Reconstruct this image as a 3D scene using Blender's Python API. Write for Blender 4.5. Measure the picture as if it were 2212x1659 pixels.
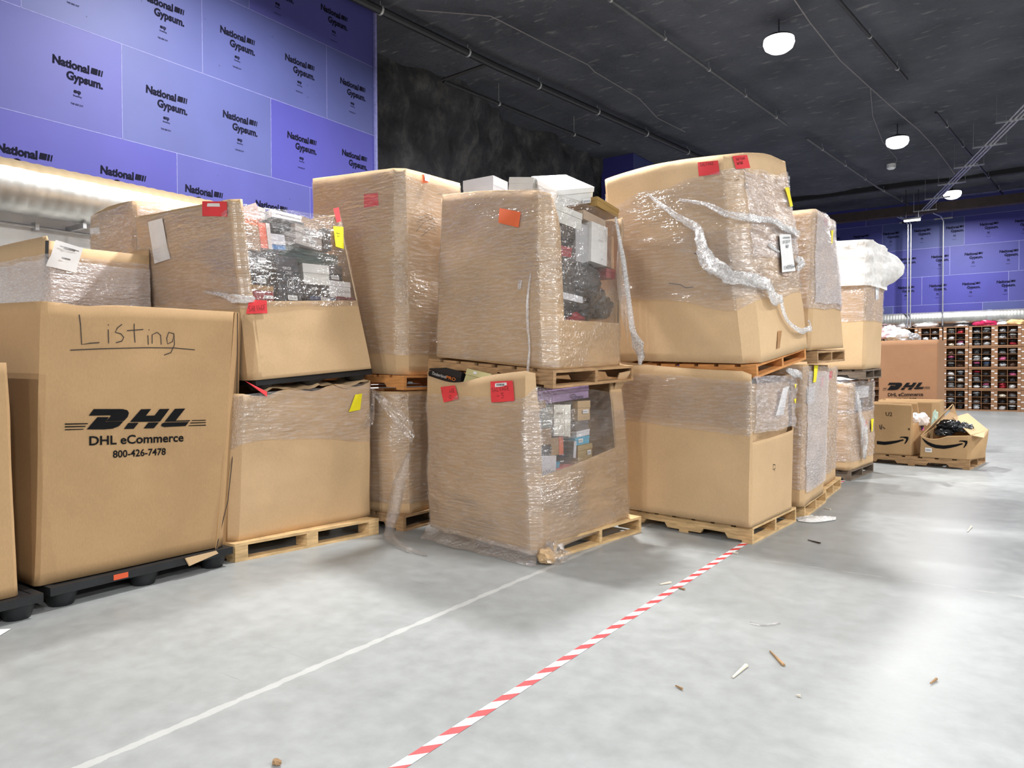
import bpy, bmesh, math, random
from mathutils import Vector, Matrix, noise
for o in list(bpy.data.objects): bpy.data.objects.remove(o)
S = bpy.context.scene
COL = S.collection
rnd = random.Random(7)
V = Vector
# ------------------------------------------------------------------ camera
IW, IH, FPX, CAMH = 2212.0, 1659.0, 1572.0, 1.55
_yaw, _pit, _rol = math.radians(34.6), math.radians(-1.05), math.radians(0.2)
FW = V((-math.sin(_yaw)*math.cos(_pit), math.cos(_yaw)*math.cos(_pit), math.sin(_pit)))
_r = V((math.cos(_yaw), math.sin(_yaw), 0)); _u = _r.cross(FW)
RT = _r*math.cos(_rol) - _u*math.sin(_rol); UP = RT.cross(FW)
EYE = V((0, 0, CAMH))
cd = bpy.data.cameras.new('camera'); cd.sensor_width = 36; cd.lens = 36*FPX/IW; cd.clip_end = 200
cam = bpy.data.objects.new('camera', cd); COL.objects.link(cam); S.camera = cam
cam.matrix_world = Matrix(((RT.x, UP.x, -FW.x, EYE.x), (RT.y, UP.y, -FW.y, EYE.y), (RT.z, UP.z, -FW.z, EYE.z), (0, 0, 0, 1)))
# ------------------------------------------------------------------ exposure, ambient light
S.view_settings.view_transform = 'Standard'; S.view_settings.look = 'None'
S.view_settings.exposure = -0.73; S.view_settings.gamma = 1.0; S.view_settings.use_curve_mapping = False
wd = bpy.data.worlds.new('hall_ambient'); S.world = wd; wd.use_nodes = True
wd.node_tree.nodes['Background'].inputs[0].default_value = (0.86, 0.93, 1.0, 1)
wd.node_tree.nodes['Background'].inputs[1].default_value = 0.20
LAMP_W = 520.0
LAMPS = [(-6.85, 5.8, 1.6), (-3.65, 14.08, .36), (-2.61, 21.94, .30), (-1.81, 29.6, .30),
         (-4.3, 7.2, .75), (5.2, 4.6, .22), (4.6, -2.4, .25), (4.8, 13.2, .2), (5.4, 21.0, .16),
         (-1.5, -9.0, 1.3), (-3.5, -15.0, 5.2), (6.0, -9.5, 1.0), (12.0, -3.5, 1.15), (12.0, 4.5, 1.15), (12.8, 12.5, .45), (20.0, 0.5, 1.1), (20.5, 8.5, .9)]
LAMPZ = 7.7

# measured points: a photo pixel's sight line cut with a real plane of the place
def ray(x, y): return RT*((x-IW/2)/FPX) - UP*((y-IH/2)/FPX) + FW
def on_z(x, y, z=0.0): d = ray(x, y); return EYE + d*((z-CAMH)/d.z)
def on_x(x, y, X): d = ray(x, y); return EYE + d*(X/d.x)
def on_y(x, y, Y): d = ray(x, y); return EYE + d*(Y/d.y)
def proj(p):
    v = p-EYE; k = FPX/v.dot(FW); return IW/2+k*v.dot(RT), IH/2-k*v.dot(UP)
def nz(p, s=1.0, seed=0.0): return noise.noise(V((p[0]*s+seed*7.3, p[1]*s+seed*3.1, p[2]*s-seed*5.7)))

# ------------------------------------------------------------------ materials
def lin(r, g, b):
    f = lambda c: (c/255/12.92) if c/255 <= .04045 else ((c/255+.055)/1.055)**2.4
    return (f(r), f(g), f(b))
class NT:
    def __init__(s, name):
        s.m = bpy.data.materials.new(name); s.m.use_nodes = True; s.t = s.m.node_tree
        s.b = s.t.nodes['Principled BSDF']; s.o = s.t.nodes['Material Output']
    def n(s, typ, **kw):
        q = s.t.nodes.new(typ)
        for k, v in kw.items():
            if k in q.inputs: q.inputs[k].default_value = v
            else: setattr(q, k, v)
        return q
    def l(s, a, b): s.t.links.new(a, b)
    def coord(s, kind='Object', scale=(1, 1, 1), rot=(0, 0, 0)):
        tc = s.n('ShaderNodeTexCoord'); mp = s.n('ShaderNodeMapping')
        mp.inputs['Scale'].default_value = scale; mp.inputs['Rotation'].default_value = rot
        s.l(tc.outputs[kind], mp.inputs[0]); return mp.outputs[0]
    def noise(s, vec, scale=5, detail=3, rough=.55):
        q = s.n('ShaderNodeTexNoise'); q.inputs['Scale'].default_value = scale; q.inputs['Detail'].default_value = detail
        q.inputs['Roughness'].default_value = rough; s.l(vec, q.inputs['Vector']); return q.outputs['Fac']
    def ramp(s, fac, pts):
        q = s.n('ShaderNodeValToRGB'); e = q.color_ramp.elements
        while len(e) < len(pts): e.new(.5)
        for i, (p, c) in enumerate(pts):
            e[i].position = p; e[i].color = (*c, 1) if len(c) == 3 else c
        s.l(fac, q.inputs[0]); return q.outputs[0]
    def math(s, op, a, b=None):
        q = s.n('ShaderNodeMath', operation=op)
        for i, x in enumerate((a, b)):
            if x is None: continue
            if isinstance(x, (int, float)): q.inputs[i].default_value = x
            else: s.l(x, q.inputs[i])
        return q.outputs[0]
    def mix(s, fac, a, b, blend='MIX'):
        q = s.n('ShaderNodeMix', data_type='RGBA', blend_type=blend)
        for i, x in ((0, fac), (6, a), (7, b)):
            if isinstance(x, (int, float)): q.inputs[i].default_value = x
            elif isinstance(x, tuple): q.inputs[i].default_value = (*x, 1)
            else: s.l(x, q.inputs[i])
        return q.outputs[2]
    def bump(s, h, strength=.3, dist=.01, prev=None):
        q = s.n('ShaderNodeBump'); q.inputs['Strength'].default_value = strength; q.inputs['Distance'].default_value = dist
        s.l(h, q.inputs['Height'])
        if prev is not None: s.l(prev, q.inputs['Normal'])
        return q.outputs[0]
def mat(name, col, rough=.6, metal=0., var=.12, scale=6., bump=0., bscale=40., spec=.5, stretch=(1, 1, 1), emit=0.):
    k = NT(name); vec = k.coord('Object', stretch)
    f = k.noise(vec, scale, 4)
    a = tuple(c*(1-var) for c in col); b = tuple(min(1, c*(1+var)) for c in col)
    k.l(k.ramp(f, [(.3, a), (.7, b)]), k.b.inputs['Base Color'])
    k.b.inputs['Roughness'].default_value = rough; k.b.inputs['Metallic'].default_value = metal
    k.b.inputs['Specular IOR Level'].default_value = spec
    if bump: k.l(k.bump(k.noise(vec, bscale, 3), bump, .01), k.b.inputs['Normal'])
    if emit:
        k.b.inputs['Emission Color'].default_value = (*col, 1); k.b.inputs['Emission Strength'].default_value = emit
    return k.m
def cardboard(name, col, dirt=.25):
    k = NT(name); vec = k.coord('Object')
    big = k.noise(vec, 1.7, 4); fine = k.noise(k.coord('Object', (1, 1, .35)), 120, 2); flute = k.noise(k.coord('Object', (60, 60, 1.2)), 1.0, 1)
    c1 = k.ramp(big, [(.3, tuple(c*.90 for c in col)), (.7, tuple(c*1.06 for c in col))])
    c2 = k.mix(.10, c1, k.ramp(fine, [(.35, tuple(c*.6 for c in col)), (.65, tuple(c*1.3 for c in col))]))
    scuff = k.ramp(k.noise(vec, 5.5, 6, .7), [(.66, (0, 0, 0)), (.78, (1, 1, 1))])
    q = k.math('MULTIPLY', scuff, dirt)
    k.l(k.mix(q, c2, tuple(c*.72 for c in col)), k.b.inputs['Base Color'])
    k.b.inputs['Roughness'].default_value = .78; k.b.inputs['Specular IOR Level'].default_value = .25
    b1 = k.bump(flute, .10, .004); b2 = k.bump(k.noise(vec, 2.6, 3), .22, .03, b1)
    k.l(b2, k.b.inputs['Normal']); return k.m
def film(name, gloss, haze, rough=.2, sx=5., sz=42., slope=.02, shear=.18, hazecol=(.86, .83, .84), lohi=(.45, 2.2), fres=.30):
    """clear stretch film: mostly see-through, glossy along fine crinkles, milky where it bunches"""
    k = NT(name); tc = k.n('ShaderNodeTexCoord')
    def m(scale, rot):
        mp = k.n('ShaderNodeMapping'); mp.inputs['Scale'].default_value = scale; mp.inputs['Rotation'].default_value = (0, 0, rot)
        k.l(tc.outputs['UV'], mp.inputs[0]); return mp.outputs[0]
    n1 = k.noise(m((sx, sz, 1), shear), 1, 2, .5); n2 = k.noise(m((sx*4.5, sz*.95, 1), -.3), 1, 2, .5); n3 = k.noise(m((2.2, 5, 1), .5), 1, 2, .5)
    amp = k.ramp(k.noise(m((1.3, 2.2, 1), .2), 1, 2, .5), [(.38, (.25,)*3), (.66, (1.15,)*3)])
    h = k.math('ADD', k.math('MULTIPLY', k.math('ADD', n1, k.math('MULTIPLY', n2, .8)), amp), k.math('MULTIPLY', n3, 1.6))
    nb = k.bump(h, 1.0, slope)
    tr = k.n('ShaderNodeBsdfTransparent'); tr.inputs[0].default_value = (.98, .977, .98, 1)
    gl = k.n('ShaderNodeBsdfGlossy'); gl.inputs['Roughness'].default_value = rough; gl.inputs[0].default_value = (1, 1, 1, 1); k.l(nb, gl.inputs['Normal'])
    df = k.n('ShaderNodeBsdfDiffuse'); df.inputs[0].default_value = (*hazecol, 1); k.l(nb, df.inputs['Normal'])
    lw = k.n('ShaderNodeLayerWeight'); lw.inputs[0].default_value = .35; k.l(nb, lw.inputs['Normal'])
    fac = k.math('ADD', k.math('MULTIPLY', lw.outputs['Fresnel'], fres), k.math('MULTIPLY', amp, gloss))
    m1 = k.n('ShaderNodeMixShader'); k.l(k.math('MINIMUM', fac, .8), m1.inputs[0]); k.l(tr.outputs[0], m1.inputs[1]); k.l(gl.outputs[0], m1.inputs[2])
    wr = k.ramp(k.noise(m((sx*1.5, sz*1.2, 1), shear), 1, 4, .65), [(.45, (haze*lohi[0],)*3), (.72, (min(1, haze*lohi[1]),)*3)])
    m2 = k.n('ShaderNodeMixShader'); k.l(wr, m2.inputs[0]); k.l(m1.outputs[0], m2.inputs[1]); k.l(df.outputs[0], m2.inputs[2])
    k.l(m2.outputs[0], k.o.inputs['Surface']); return k.m

C_CARD = lin(201, 170, 131)
CARD = cardboard('kraft_cardboard', C_CARD)
CARD_DHL = cardboard('brown_kraft_cardboard', lin(180, 147, 107), .12)
CARD_RED = cardboard('reddish_kraft_cardboard', lin(152, 114, 85), .2)
CARD_PALE = cardboard('pale_kraft_cardboard', lin(208, 177, 138), .2)
CARD_IN = cardboard('inner_cardboard', lin(200, 165, 122), .1)
WRAP = film('stretch_film', .12, .13, .20, 5, 40, .016)
WRAP_HVY = film('stretch_film_layered', .15, .20, .18, 6, 34, .020, .3, (.92, .86, .88))
WRAP_LITE = film('stretch_film_single', .12, .035, .20, 4, 48, .015)
WRAP_CLEAR = film('clear_stretch_film', .24, .035, .18, 8, 30, .026)
WRAP_WHITE = film('stretch_film_many_layers', .20, .34, .16, 9, 55, .018, .35, (.94, .90, .91), (.75, 1.3))
WRAP_BUNCH = film('stretch_film_bunched', .32, .34, .2, 30, 55, .022, .3, (.95, .95, .96))
FILM_LOOSE = film('loose_clear_film', .20, .04, .16, 12, 20, .025)
BAG_WHITE = film('white_plastic_sheet', .20, .82, .3, 4, 9, .030, .3, (.93, .925, .91), (.86, 1.12))
PALLET_WOOD = mat('pallet_pine', lin(205, 172, 124), .75, var=.28, scale=3, stretch=(2, 2, 14), bump=.25, bscale=30)
PALLET_OLD = mat('weathered_pallet_wood', lin(168, 134, 96), .8, var=.35, scale=3, stretch=(2, 2, 14), bump=.3, bscale=30)
PALLET_ORANGE = mat('orange_pallet_wood', lin(200, 138, 78), .75, var=.25, scale=3, stretch=(2, 2, 14), bump=.25)
PALLET_GREY = mat('grey_pallet_wood', lin(112, 98, 84), .85, var=.3, scale=3, stretch=(2, 2, 14), bump=.3)
BLACKPL = mat('black_pallet_plastic', (.012, .013, .015), .45, var=.3, bump=.15, bscale=60)
INK = mat('black_print_ink', (.007, .007, .008), .85, var=.1, spec=.15)
INK_WALL = mat('navy_print_ink', (.006, .006, .016), .85, var=.2, spec=.1)
MARKER = mat('marker_ink', (.03, .02, .018), .6, var=.2)
RED_P = mat('red_label_paper', lin(226, 60, 66), .7, var=.06)
ORANGE_P = mat('orange_label_paper', lin(240, 115, 68), .7, var=.06)
YEL_P = mat('yellow_label_paper', lin(240, 226, 30), .7, var=.05)
WHITE_P = mat('white_paper', (.80, .80, .80), .7, var=.05, scale=9)
GREY_P = mat('grey_print', (.35, .35, .36), .7, var=.3, scale=60)
TAPE_BROWN = mat('brown_packing_tape', lin(176, 132, 86), .35, var=.08)

# ------------------------------------------------------------------ object helpers
ORG = {}
def tag(o, label=None, cat=None, group=None, kind=None):
    if label: o['label'] = label
    if cat: o['category'] = cat
    if group: o['group'] = group
    if kind: o['kind'] = kind
    return o
def thing(name, label, cat, loc, group=None, kind=None):
    o = bpy.data.objects.new(name, None); COL.objects.link(o); o.location = loc; o.empty_display_size = .1
    ORG[o] = V(loc); return tag(o, label, cat, group, kind)
def mesh(name, verts, faces, m, parent=None, smooth=True, uv=None, angle=35, label=None):
    """ONE mesh object; verts in world coordinates, made relative to its thing's base"""
    org = ORG.get(parent, V((0, 0, 0)))
    me = bpy.data.meshes.new(name); me.from_pydata([tuple(V(v)-org) for v in verts], [], faces)
    if uv:
        ul = me.uv_layers.new(name='UVMap')
        for lp in me.loops: ul.data[lp.index].uv = uv[lp.vertex_index]
    for x in (m if isinstance(m, (list, tuple)) else [m]): me.materials.append(x)
    if smooth:
        me.polygons.foreach_set('use_smooth', [True]*len(me.polygons)); me.set_sharp_from_angle(angle=math.radians(angle))
    me.update(); o = bpy.data.objects.new(name, me); COL.objects.link(o)
    if parent is not None: o.parent = parent; ORG[o] = org
    if label: o['label'] = label
    return o
def solo(name, label, cat, verts, faces, m, group=None, kind=None, smooth=True, uv=None, angle=35, base=None):
    vs = [V(v) for v in verts]
    if base is None:
        base = V((sum(v.x for v in vs)/len(vs), sum(v.y for v in vs)/len(vs), min(v.z for v in vs)))
    o = mesh(name, [v-base for v in vs], faces, m, None, smooth, uv, angle); o.location = base; ORG[o] = base
    return tag(o, label, cat, group, kind)
class MB:
    def __init__(s): s.v = []; s.f = []; s.mi = []
    def add(s, vs, fs, mi=0):
        k = len(s.v); s.v += [V(v) for v in vs]; s.f += [tuple(i+k for i in f) for f in fs]; s.mi += [mi]*len(fs)
    def hexa(s, p, mi=0):   # 8 points: bottom ring, top ring
        s.add(p, [(3, 2, 1, 0), (4, 5, 6, 7), (0, 1, 5, 4), (1, 2, 6, 5), (2, 3, 7, 6), (3, 0, 4, 7)], mi)
    def box(s, a, b, T=None, mi=0):
        p = [V((x, y, z)) for z in (a[2], b[2]) for x, y in ((a[0], a[1]), (b[0], a[1]), (b[0], b[1]), (a[0], b[1]))]
        if T: p = [T(q) for q in p]
        s.hexa(p, mi)
    def tube(s, pts, r, n=8, cap=True, mi=0, wob=0., seed=0):
        pts = [V(p) for p in pts]; k = len(s.v); rs = r if isinstance(r, (list, tuple)) else [r]*len(pts)
        up = V((0, 0, 1)); vs = []; fs = []
        for i, p in enumerate(pts):
            d = (pts[min(i+1, len(pts)-1)]-pts[max(i-1, 0)]).normalized()
            a = d.cross(up if abs(d.z) < .9 else V((1, 0, 0))).normalized(); b = d.cross(a)
            for j in range(n):
                t = 2*math.pi*j/n; q = rs[i]
                if wob: q *= 1+wob*noise.noise(V((i*.9+seed, j*1.3, seed*2.)))
                vs.append(p+a*math.cos(t)*q+b*math.sin(t)*q)
        for i in range(len(pts)-1):
            for j in range(n): fs.append((i*n+j, i*n+(j+1) % n, (i+1)*n+(j+1) % n, (i+1)*n+j))
        if cap: fs += [tuple(range(n-1, -1, -1)), tuple((len(pts)-1)*n+j for j in range(n))]
        s.add(vs, fs, mi)
    def obj(s, name, m, parent=None, smooth=True, angle=35, label=None):
        o = mesh(name, s.v, s.f, m, parent, smooth, None, angle, label)
        if isinstance(m, (list, tuple)): o.data.polygons.foreach_set('material_index', s.mi)
        return o
    def solo(s, name, label, cat, m, group=None, kind=None, smooth=True, angle=35):
        o = solo(name, label, cat, s.v, s.f, m, group, kind, smooth, None, angle)
        if isinstance(m, (list, tuple)): o.data.polygons.foreach_set('material_index', s.mi)
        return o
def copy_tree(o, parent=None):
    c = o.copy(); COL.objects.link(c); ORG[c] = ORG.get(o, V())
    if parent is not None: c.parent = parent
    for ch in list(o.children): copy_tree(ch, c)
    return c
_tc = {}
def text2d(s, bold=0.0, shear=0.0):
    key = (s, bold, shear)
    if key not in _tc:
        cu = bpy.data.curves.new('t', 'FONT'); cu.body = s; cu.size = 1; cu.offset = bold; cu.shear = shear; cu.resolution_u = 3
        ob = bpy.data.objects.new('t', cu); COL.objects.link(ob)
        dg = bpy.context.evaluated_depsgraph_get(); dg.update(); me = ob.evaluated_get(dg).to_mesh()
        vs = [(v.co.x, v.co.y) for v in me.vertices]; fs = [tuple(p.vertices) for p in me.polygons]
        ob.evaluated_get(dg).to_mesh_clear(); bpy.data.objects.remove(ob); bpy.data.curves.remove(cu)
        x0 = min(v[0] for v in vs); w = max(v[0] for v in vs)-x0
        _tc[key] = ([((a-x0)/w, b/.73) for a, b in vs], fs)   # x 0..1 across the word, y 0..1 = capital height
    return _tc[key]
def blob(c, r, seed=0, amp=.25, freq=2.2, sub=3, flat=.3):
    bm = bmesh.new(); bmesh.ops.create_icosphere(bm, subdivisions=sub, radius=1)
    vs = []
    for v in bm.verts:
        d = v.co.normalized(); k = 1+amp*noise.noise(d*freq+V((seed*3.7, seed*1.9, 0)))+amp*.45*noise.noise(d*freq*2.7+V((seed, 0, seed)))
        p = d*k; p.z = max(p.z, -1+flat)
        vs.append(V((c[0]+p.x*r[0], c[1]+p.y*r[1], c[2]+p.z*r[2])))
    fs = [tuple(x.index for x in f.verts) for f in bm.faces]; bm.free(); return vs, fs
# ------------------------------------------------------------------ setting: floor, walls, ceiling
k = NT('polished_concrete'); vec = k.coord('Object')
n1 = k.noise(vec, .55, 6, .62); n2 = k.noise(vec, 7, 5, .6)
base = k.mix(.35, k.ramp(n1, [(.3, lin(138, 141, 141)), (.7, lin(161, 164, 164))]), k.ramp(n2, [(.3, lin(124, 127, 126)), (.7, lin(164, 167, 167))]))
def scratch(rot, sc, lo, hi):
    return k.ramp(k.noise(k.coord('Object', sc, (0, 0, rot)), 1, 4, .7), [(lo, (0, 0, 0)), (hi, (1, 1, 1))])
for rot, sc, lo, hi, c, amt in ((.3, (.8, 22, 1), .68, .76, lin(80, 80, 76), .6), (1.1, (.35, 30, 1), .72, .80, lin(205, 205, 202), .25), (-.5, (1, 26, 1), .70, .78, lin(84, 82, 78), .6), (2.2, (3, 9, 1), .70, .80, lin(140, 136, 126), .35)):
    base = k.mix(k.math('MULTIPLY', scratch(rot, sc, lo, hi), amt), base, c)
sp = k.n('ShaderNodeSeparateXYZ'); k.l(vec, sp.inputs[0])
jx = k.math('ABSOLUTE', k.math('ADD', sp.outputs[0], 3.0)); jy = k.math('ABSOLUTE', k.math('SUBTRACT', sp.outputs[1], 6.02))
wob = k.math('MULTIPLY', k.noise(vec, 9, 4), .05)
def band(d, w): return k.math('LESS_THAN', k.math('ADD', d, wob), w)
base = k.mix(k.math('MULTIPLY', band(jx, .048), .34), base, lin(214, 214, 210))
base = k.mix(k.math('MULTIPLY', band(jy, .034), .34), base, lin(214, 214, 210))
base = k.mix(k.math('MULTIPLY', k.math('LESS_THAN', jy, .004), .5), base, lin(110, 108, 102))
k.l(base, k.b.inputs['Base Color'])
k.l(k.math('ADD', k.math('MULTIPLY', n2, .20), .25), k.b.inputs['Roughness']); k.b.inputs['Specular IOR Level'].default_value = .17
k.l(k.bump(n2, .10, .01, k.bump(k.noise(vec, .9, 3), .12, .03)), k.b.inputs['Normal'])
FLOOR = k.m
def plane(name, pts, m, kind='structure'):
    o = mesh(name, pts, [(0, 1, 2, 3)], m, None, False); o['kind'] = kind; return o
plane('floor', [(-12, -16, 0), (30, -16, 0), (30, 34, 0), (-12, 34, 0)], FLOOR)
CEILZ = 8.12
k = NT('black_painted_rock'); vec = k.coord('Object')
fl = k.ramp(k.noise(k.coord('Object', (2.2, 7.0, 1), (0, 0, .5)), 1, 4, .6), [(.60, (0, 0, 0)), (.78, (1, 1, 1))])
cb = k.ramp(k.noise(vec, .7, 5), [(.3, (.046, .050, .062)), (.7, (.092, .096, .116))])
k.l(k.mix(k.math('MULTIPLY', fl, .8), cb, (.30, .29, .29)), k.b.inputs['Base Color']); k.b.inputs['Roughness'].default_value = .9
k.l(k.bump(k.noise(vec, 3.5, 5, .65), .7, .12), k.b.inputs['Normal']); CEIL = k.m
def grid(nu, nv, f):
    vs = [f(i/nu, j/nv) for j in range(nv+1) for i in range(nu+1)]
    fs = [(j*(nu+1)+i, j*(nu+1)+i+1, (j+1)*(nu+1)+i+1, (j+1)*(nu+1)+i) for j in range(nv) for i in range(nu)]
    return vs, fs
vs, fs = grid(110, 130, lambda u, v: (-14+44*u, 34-50*v, CEILZ+.10*nz((44*u, 50*v, 0), .45)+.035*nz((44*u, 50*v, 3), 1.8)))
o = mesh('ceiling', vs, fs, CEIL, None, True, angle=80); o['kind'] = 'structure'

def board_mat(name, col):
    k = NT(name); vec = k.coord('Object'); col = tuple(c*.43 for c in col)
    c = k.ramp(k.noise(vec, .9, 5), [(.25, tuple(x*.90 for x in col)), (.75, tuple(min(1, x*1.08) for x in col))])
    sc = k.ramp(k.noise(k.coord('Object', (4, 3, 9), (.4, 0, 0)), 1, 5, .7), [(.70, (0, 0, 0)), (.80, (1, 1, 1))])
    c = k.mix(k.math('MULTIPLY', sc, .30), c, lin(150, 152, 190))
    vo = k.n('ShaderNodeTexVoronoi'); vo.inputs['Scale'].default_value = 3.6; k.l(vec, vo.inputs['Vector'])
    c = k.mix(k.math('MULTIPLY', k.math('LESS_THAN', vo.outputs['Distance'], .035), .75), c, lin(26, 25, 60))
    k.l(c, k.b.inputs['Base Color']); k.b.inputs['Roughness'].default_value = .55; k.b.inputs['Specular IOR Level'].default_value = .3; return k.m
PURP = [board_mat('violet_sheathing', lin(104, 106, 197)), board_mat('violet_sheathing_dusty', lin(108, 117, 190)), board_mat('violet_sheathing_deep', lin(98, 97, 203))]
WHITE_WALL = mat('white_painted_wall', (.88, .87, .85), .6, var=.05, scale=4)
SEAM = mat('pale_board_seam', lin(118, 120, 172), .7, var=.2, scale=20)
# logo of the sheathing boards in metres: x to the right, y up, origin at the N's lower left
def logo_polys():
    out = []
    def put(s, x, y, w, h, bold=.042, shear=0.04):
        a, f = text2d(s, bold, shear); out.append(([(x+px*w, y+py*h) for px, py in a], f))
    put('National', 0, 0, .425, .102); put('Gypsum.', .155, -.140, .43, .102)
    for x0, x1 in ((.437, .515), (.523, .548), (.560, .575)):
        out.append(([(x0, .012), (x1, .012), (x1+.014, .088), (x0+.014, .088)], [(0, 1, 2, 3)]))
    put('exp', .235, -.285, .085, .050); put('Sheathing', .228, -.330, .10, .022, .01); put('THIS SIDE OUT', .20, -.435, .145, .022, .012)
    return out
LOGO = logo_polys()
def logo_mesh(T):
    vs, fs = [], []
    for p, f in LOGO:
        k0 = len(vs); vs += [T(x, y) for x, y in p]; fs += [tuple(i+k0 for i in q) for q in f]
    return vs, fs
def board_wall(root, rows, T, L0, L1, logos, seams, seed, tones=None):
    """rows: z limits; each board its own slab between two seams; T(a, z, off) -> world"""
    r = random.Random(seed)
    for ri, ((z0, z1), cuts) in enumerate(zip(rows, seams)):
        cs = [L0]+[c for c in cuts if L0 < c < L1]+[L1]
        for bi, (a0, a1) in enumerate(zip(cs, cs[1:])):
            g = .0015; mb = MB()
            mb.hexa([T(a0+g, z0+g, 0), T(a1-g, z0+g, 0), T(a1-g, z0+g, .018), T(a0+g, z0+g, .018), T(a0+g, z1-g, 0), T(a1-g, z1-g, 0), T(a1-g, z1-g, .018), T(a0+g, z1-g, .018)])
            bd = mb.obj('sheathing_board', PURP[tones[ri][min(bi, len(tones[ri])-1)]] if tones else r.choice(PURP), root, False)
            mb = MB(); e = .008 if tones else .016
            for p, q_ in (((a0, z0), (a0+e, z1)), ((a0, z0), (a1, z0+e))):
                mb.add([T(p[0], p[1], .0188), T(q_[0], p[1], .0188), T(q_[0], q_[1], .0188), T(p[0], q_[1], .0188)], [(0, 1, 2, 3)])
            mb.obj('board_edge', SEAM, bd, False)
    for zr, start, pitch, n, tilt in logos:
        for i in range(n):
            a = start+pitch*i
            if a < L0-.3 or a+.6 > L1+.3: continue
            vs, fs = logo_mesh(lambda x, y: T(min(max(a+x, L0), L1), zr+y, .0215))
            mesh('printed_logo', vs, fs, INK_WALL, root, False)
wl = thing('wall_left', None, None, (-9.5, 3.0, 0), kind='structure')
mb = MB(); mb.box((-9.9, -7, 0), (-9.52, 9.45, 8.3)); mb.obj('wall_core', SEAM, wl, False)
mb = MB(); mb.box((-9.52, -7, 0), (-9.44, 9.44, 3.42)); mb.obj('lower_panel', WHITE_WALL, wl, False)
rows = [(3.34, 4.555), (4.555, 5.775), (5.775, 6.995), (6.995, 8.1)]
board_wall(wl, rows, lambda a, z, off: V((-9.52+off, a, z)), -2.0, 9.45,
           [(4.06, .09, 1.14, 9, 0), (5.26, -.45, 1.14, 9, 0), (6.47, .66, 1.14, 8, 0), (7.55, .25, 1.14, 8, 0)],
           [(1.1, 3.37, 5.67, 7.97), (.35, 2.65, 4.93, 7.22), (1.5, 3.78, 6.07, 8.34), (2.2, 4.5, 6.85)], 3, [(0, 0, 2, 0, 2), (0, 0, 0, 1, 2), (1, 0, 1, 1, 1), (1, 1, 1, 0)])
wb = thing('wall_back', None, None, (0, 32.6, 0), kind='structure')
mb = MB(); mb.box((-12, 32.62, 0), (8, 32.9, 8.3)); mb.obj('wall_core', SEAM, wb, False)
mb = MB(); mb.box((-9.5, 32.55, 0), (8, 32.62, 3.3)); mb.obj('lower_panel', WHITE_WALL, wb, False)
board_wall(wb, [(3.3, 4.05), (4.05, 5.15), (5.15, 6.25), (6.25, 7.35), (7.35, 8.1)], lambda a, z, off: V((a, 32.62-off, z)), -9.5, 4.0,
           [(4.74, -7.1, 1.09, 10, 0), (5.86, -7.08, 1.10, 10, 0), (6.93, -7.64, 1.09, 10, 0)],
           [(-7, -4, -1, 2), (-5.4, -3.0, -.2, 2.4), (-6.5, -4.6, -2.07, .11, 2.4), (-7.0, -4.4, -1.6, 1.2), (-5, -2, 1)], 5)
wl2 = thing('wall_left', None, None, (-9.5, 26, 0), kind='structure')
mb = MB(); mb.box((-10.6, 20.3, 0), (-9.52, 32.6, 8.3)); mb.obj('wall_core', PURP[2], wl2, False)
board_wall(wl2, rows, lambda a, z, off: V((-9.52+off, a, z)), 20.3, 32.6, [], [(22, 25, 28), (23, 26, 29), (22, 25, 28), (23, 26)], 4)
k = NT('dark_mine_rock'); vec = k.coord('Object', (1, 1, .7))
k.l(k.ramp(k.noise(vec, 1.4, 8, .7), [(.25, (.030, .032, .040)), (.5, (.085, .087, .096)), (.72, (.24, .235, .23))]), k.b.inputs['Base Color'])
k.b.inputs['Roughness'].default_value = .9; k.l(k.bump(k.noise(vec, 3.2, 8, .72), 1.0, .25), k.b.inputs['Normal']); ROCK = k.m
def rockf(u, v):
    y = 8.6+13*u; z = 8.6*v; p = (y, z*.8, 0)
    rough_ = .65*nz(p, .35)+.40*abs(nz((y+z*.35, z*.5, 2), .9))+.16*nz((y+z*.4, z, 5), 2.1)+.07*nz(p, 4.5)
    return (-10.9+rough_+1.0*max(0, v-.80)*0-.8*max(0., .6-v)*0, y, z)
vs, fs = grid(120, 80, rockf); o = mesh('wall_recess', vs, fs, ROCK, None, True, angle=60); o['kind'] = 'structure'
BEAM = mat('brown_steel_beam', (.045, .03, .027), .7, var=.2)
mb = MB(); mb.box((-9.5, 30.9, 7.33), (14, 31.25, 7.66)); o = mb.obj('trim_1', BEAM, None, False); o['kind'] = 'structure'
mb = MB(); mb.box((-9.5, 29.1, 7.98), (14, 29.3, 8.15)); o = mb.obj('trim_2', mat('black_seam_beam', (.015, .015, .017), .8), None, False); o['kind'] = 'structure'
mb = MB(); mb.box((-9.53, 9.43, 3.3), (-9.46, 9.48, 8.1)); o = mb.obj('trim_3', SEAM, None, False); o['kind'] = 'structure'
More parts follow.
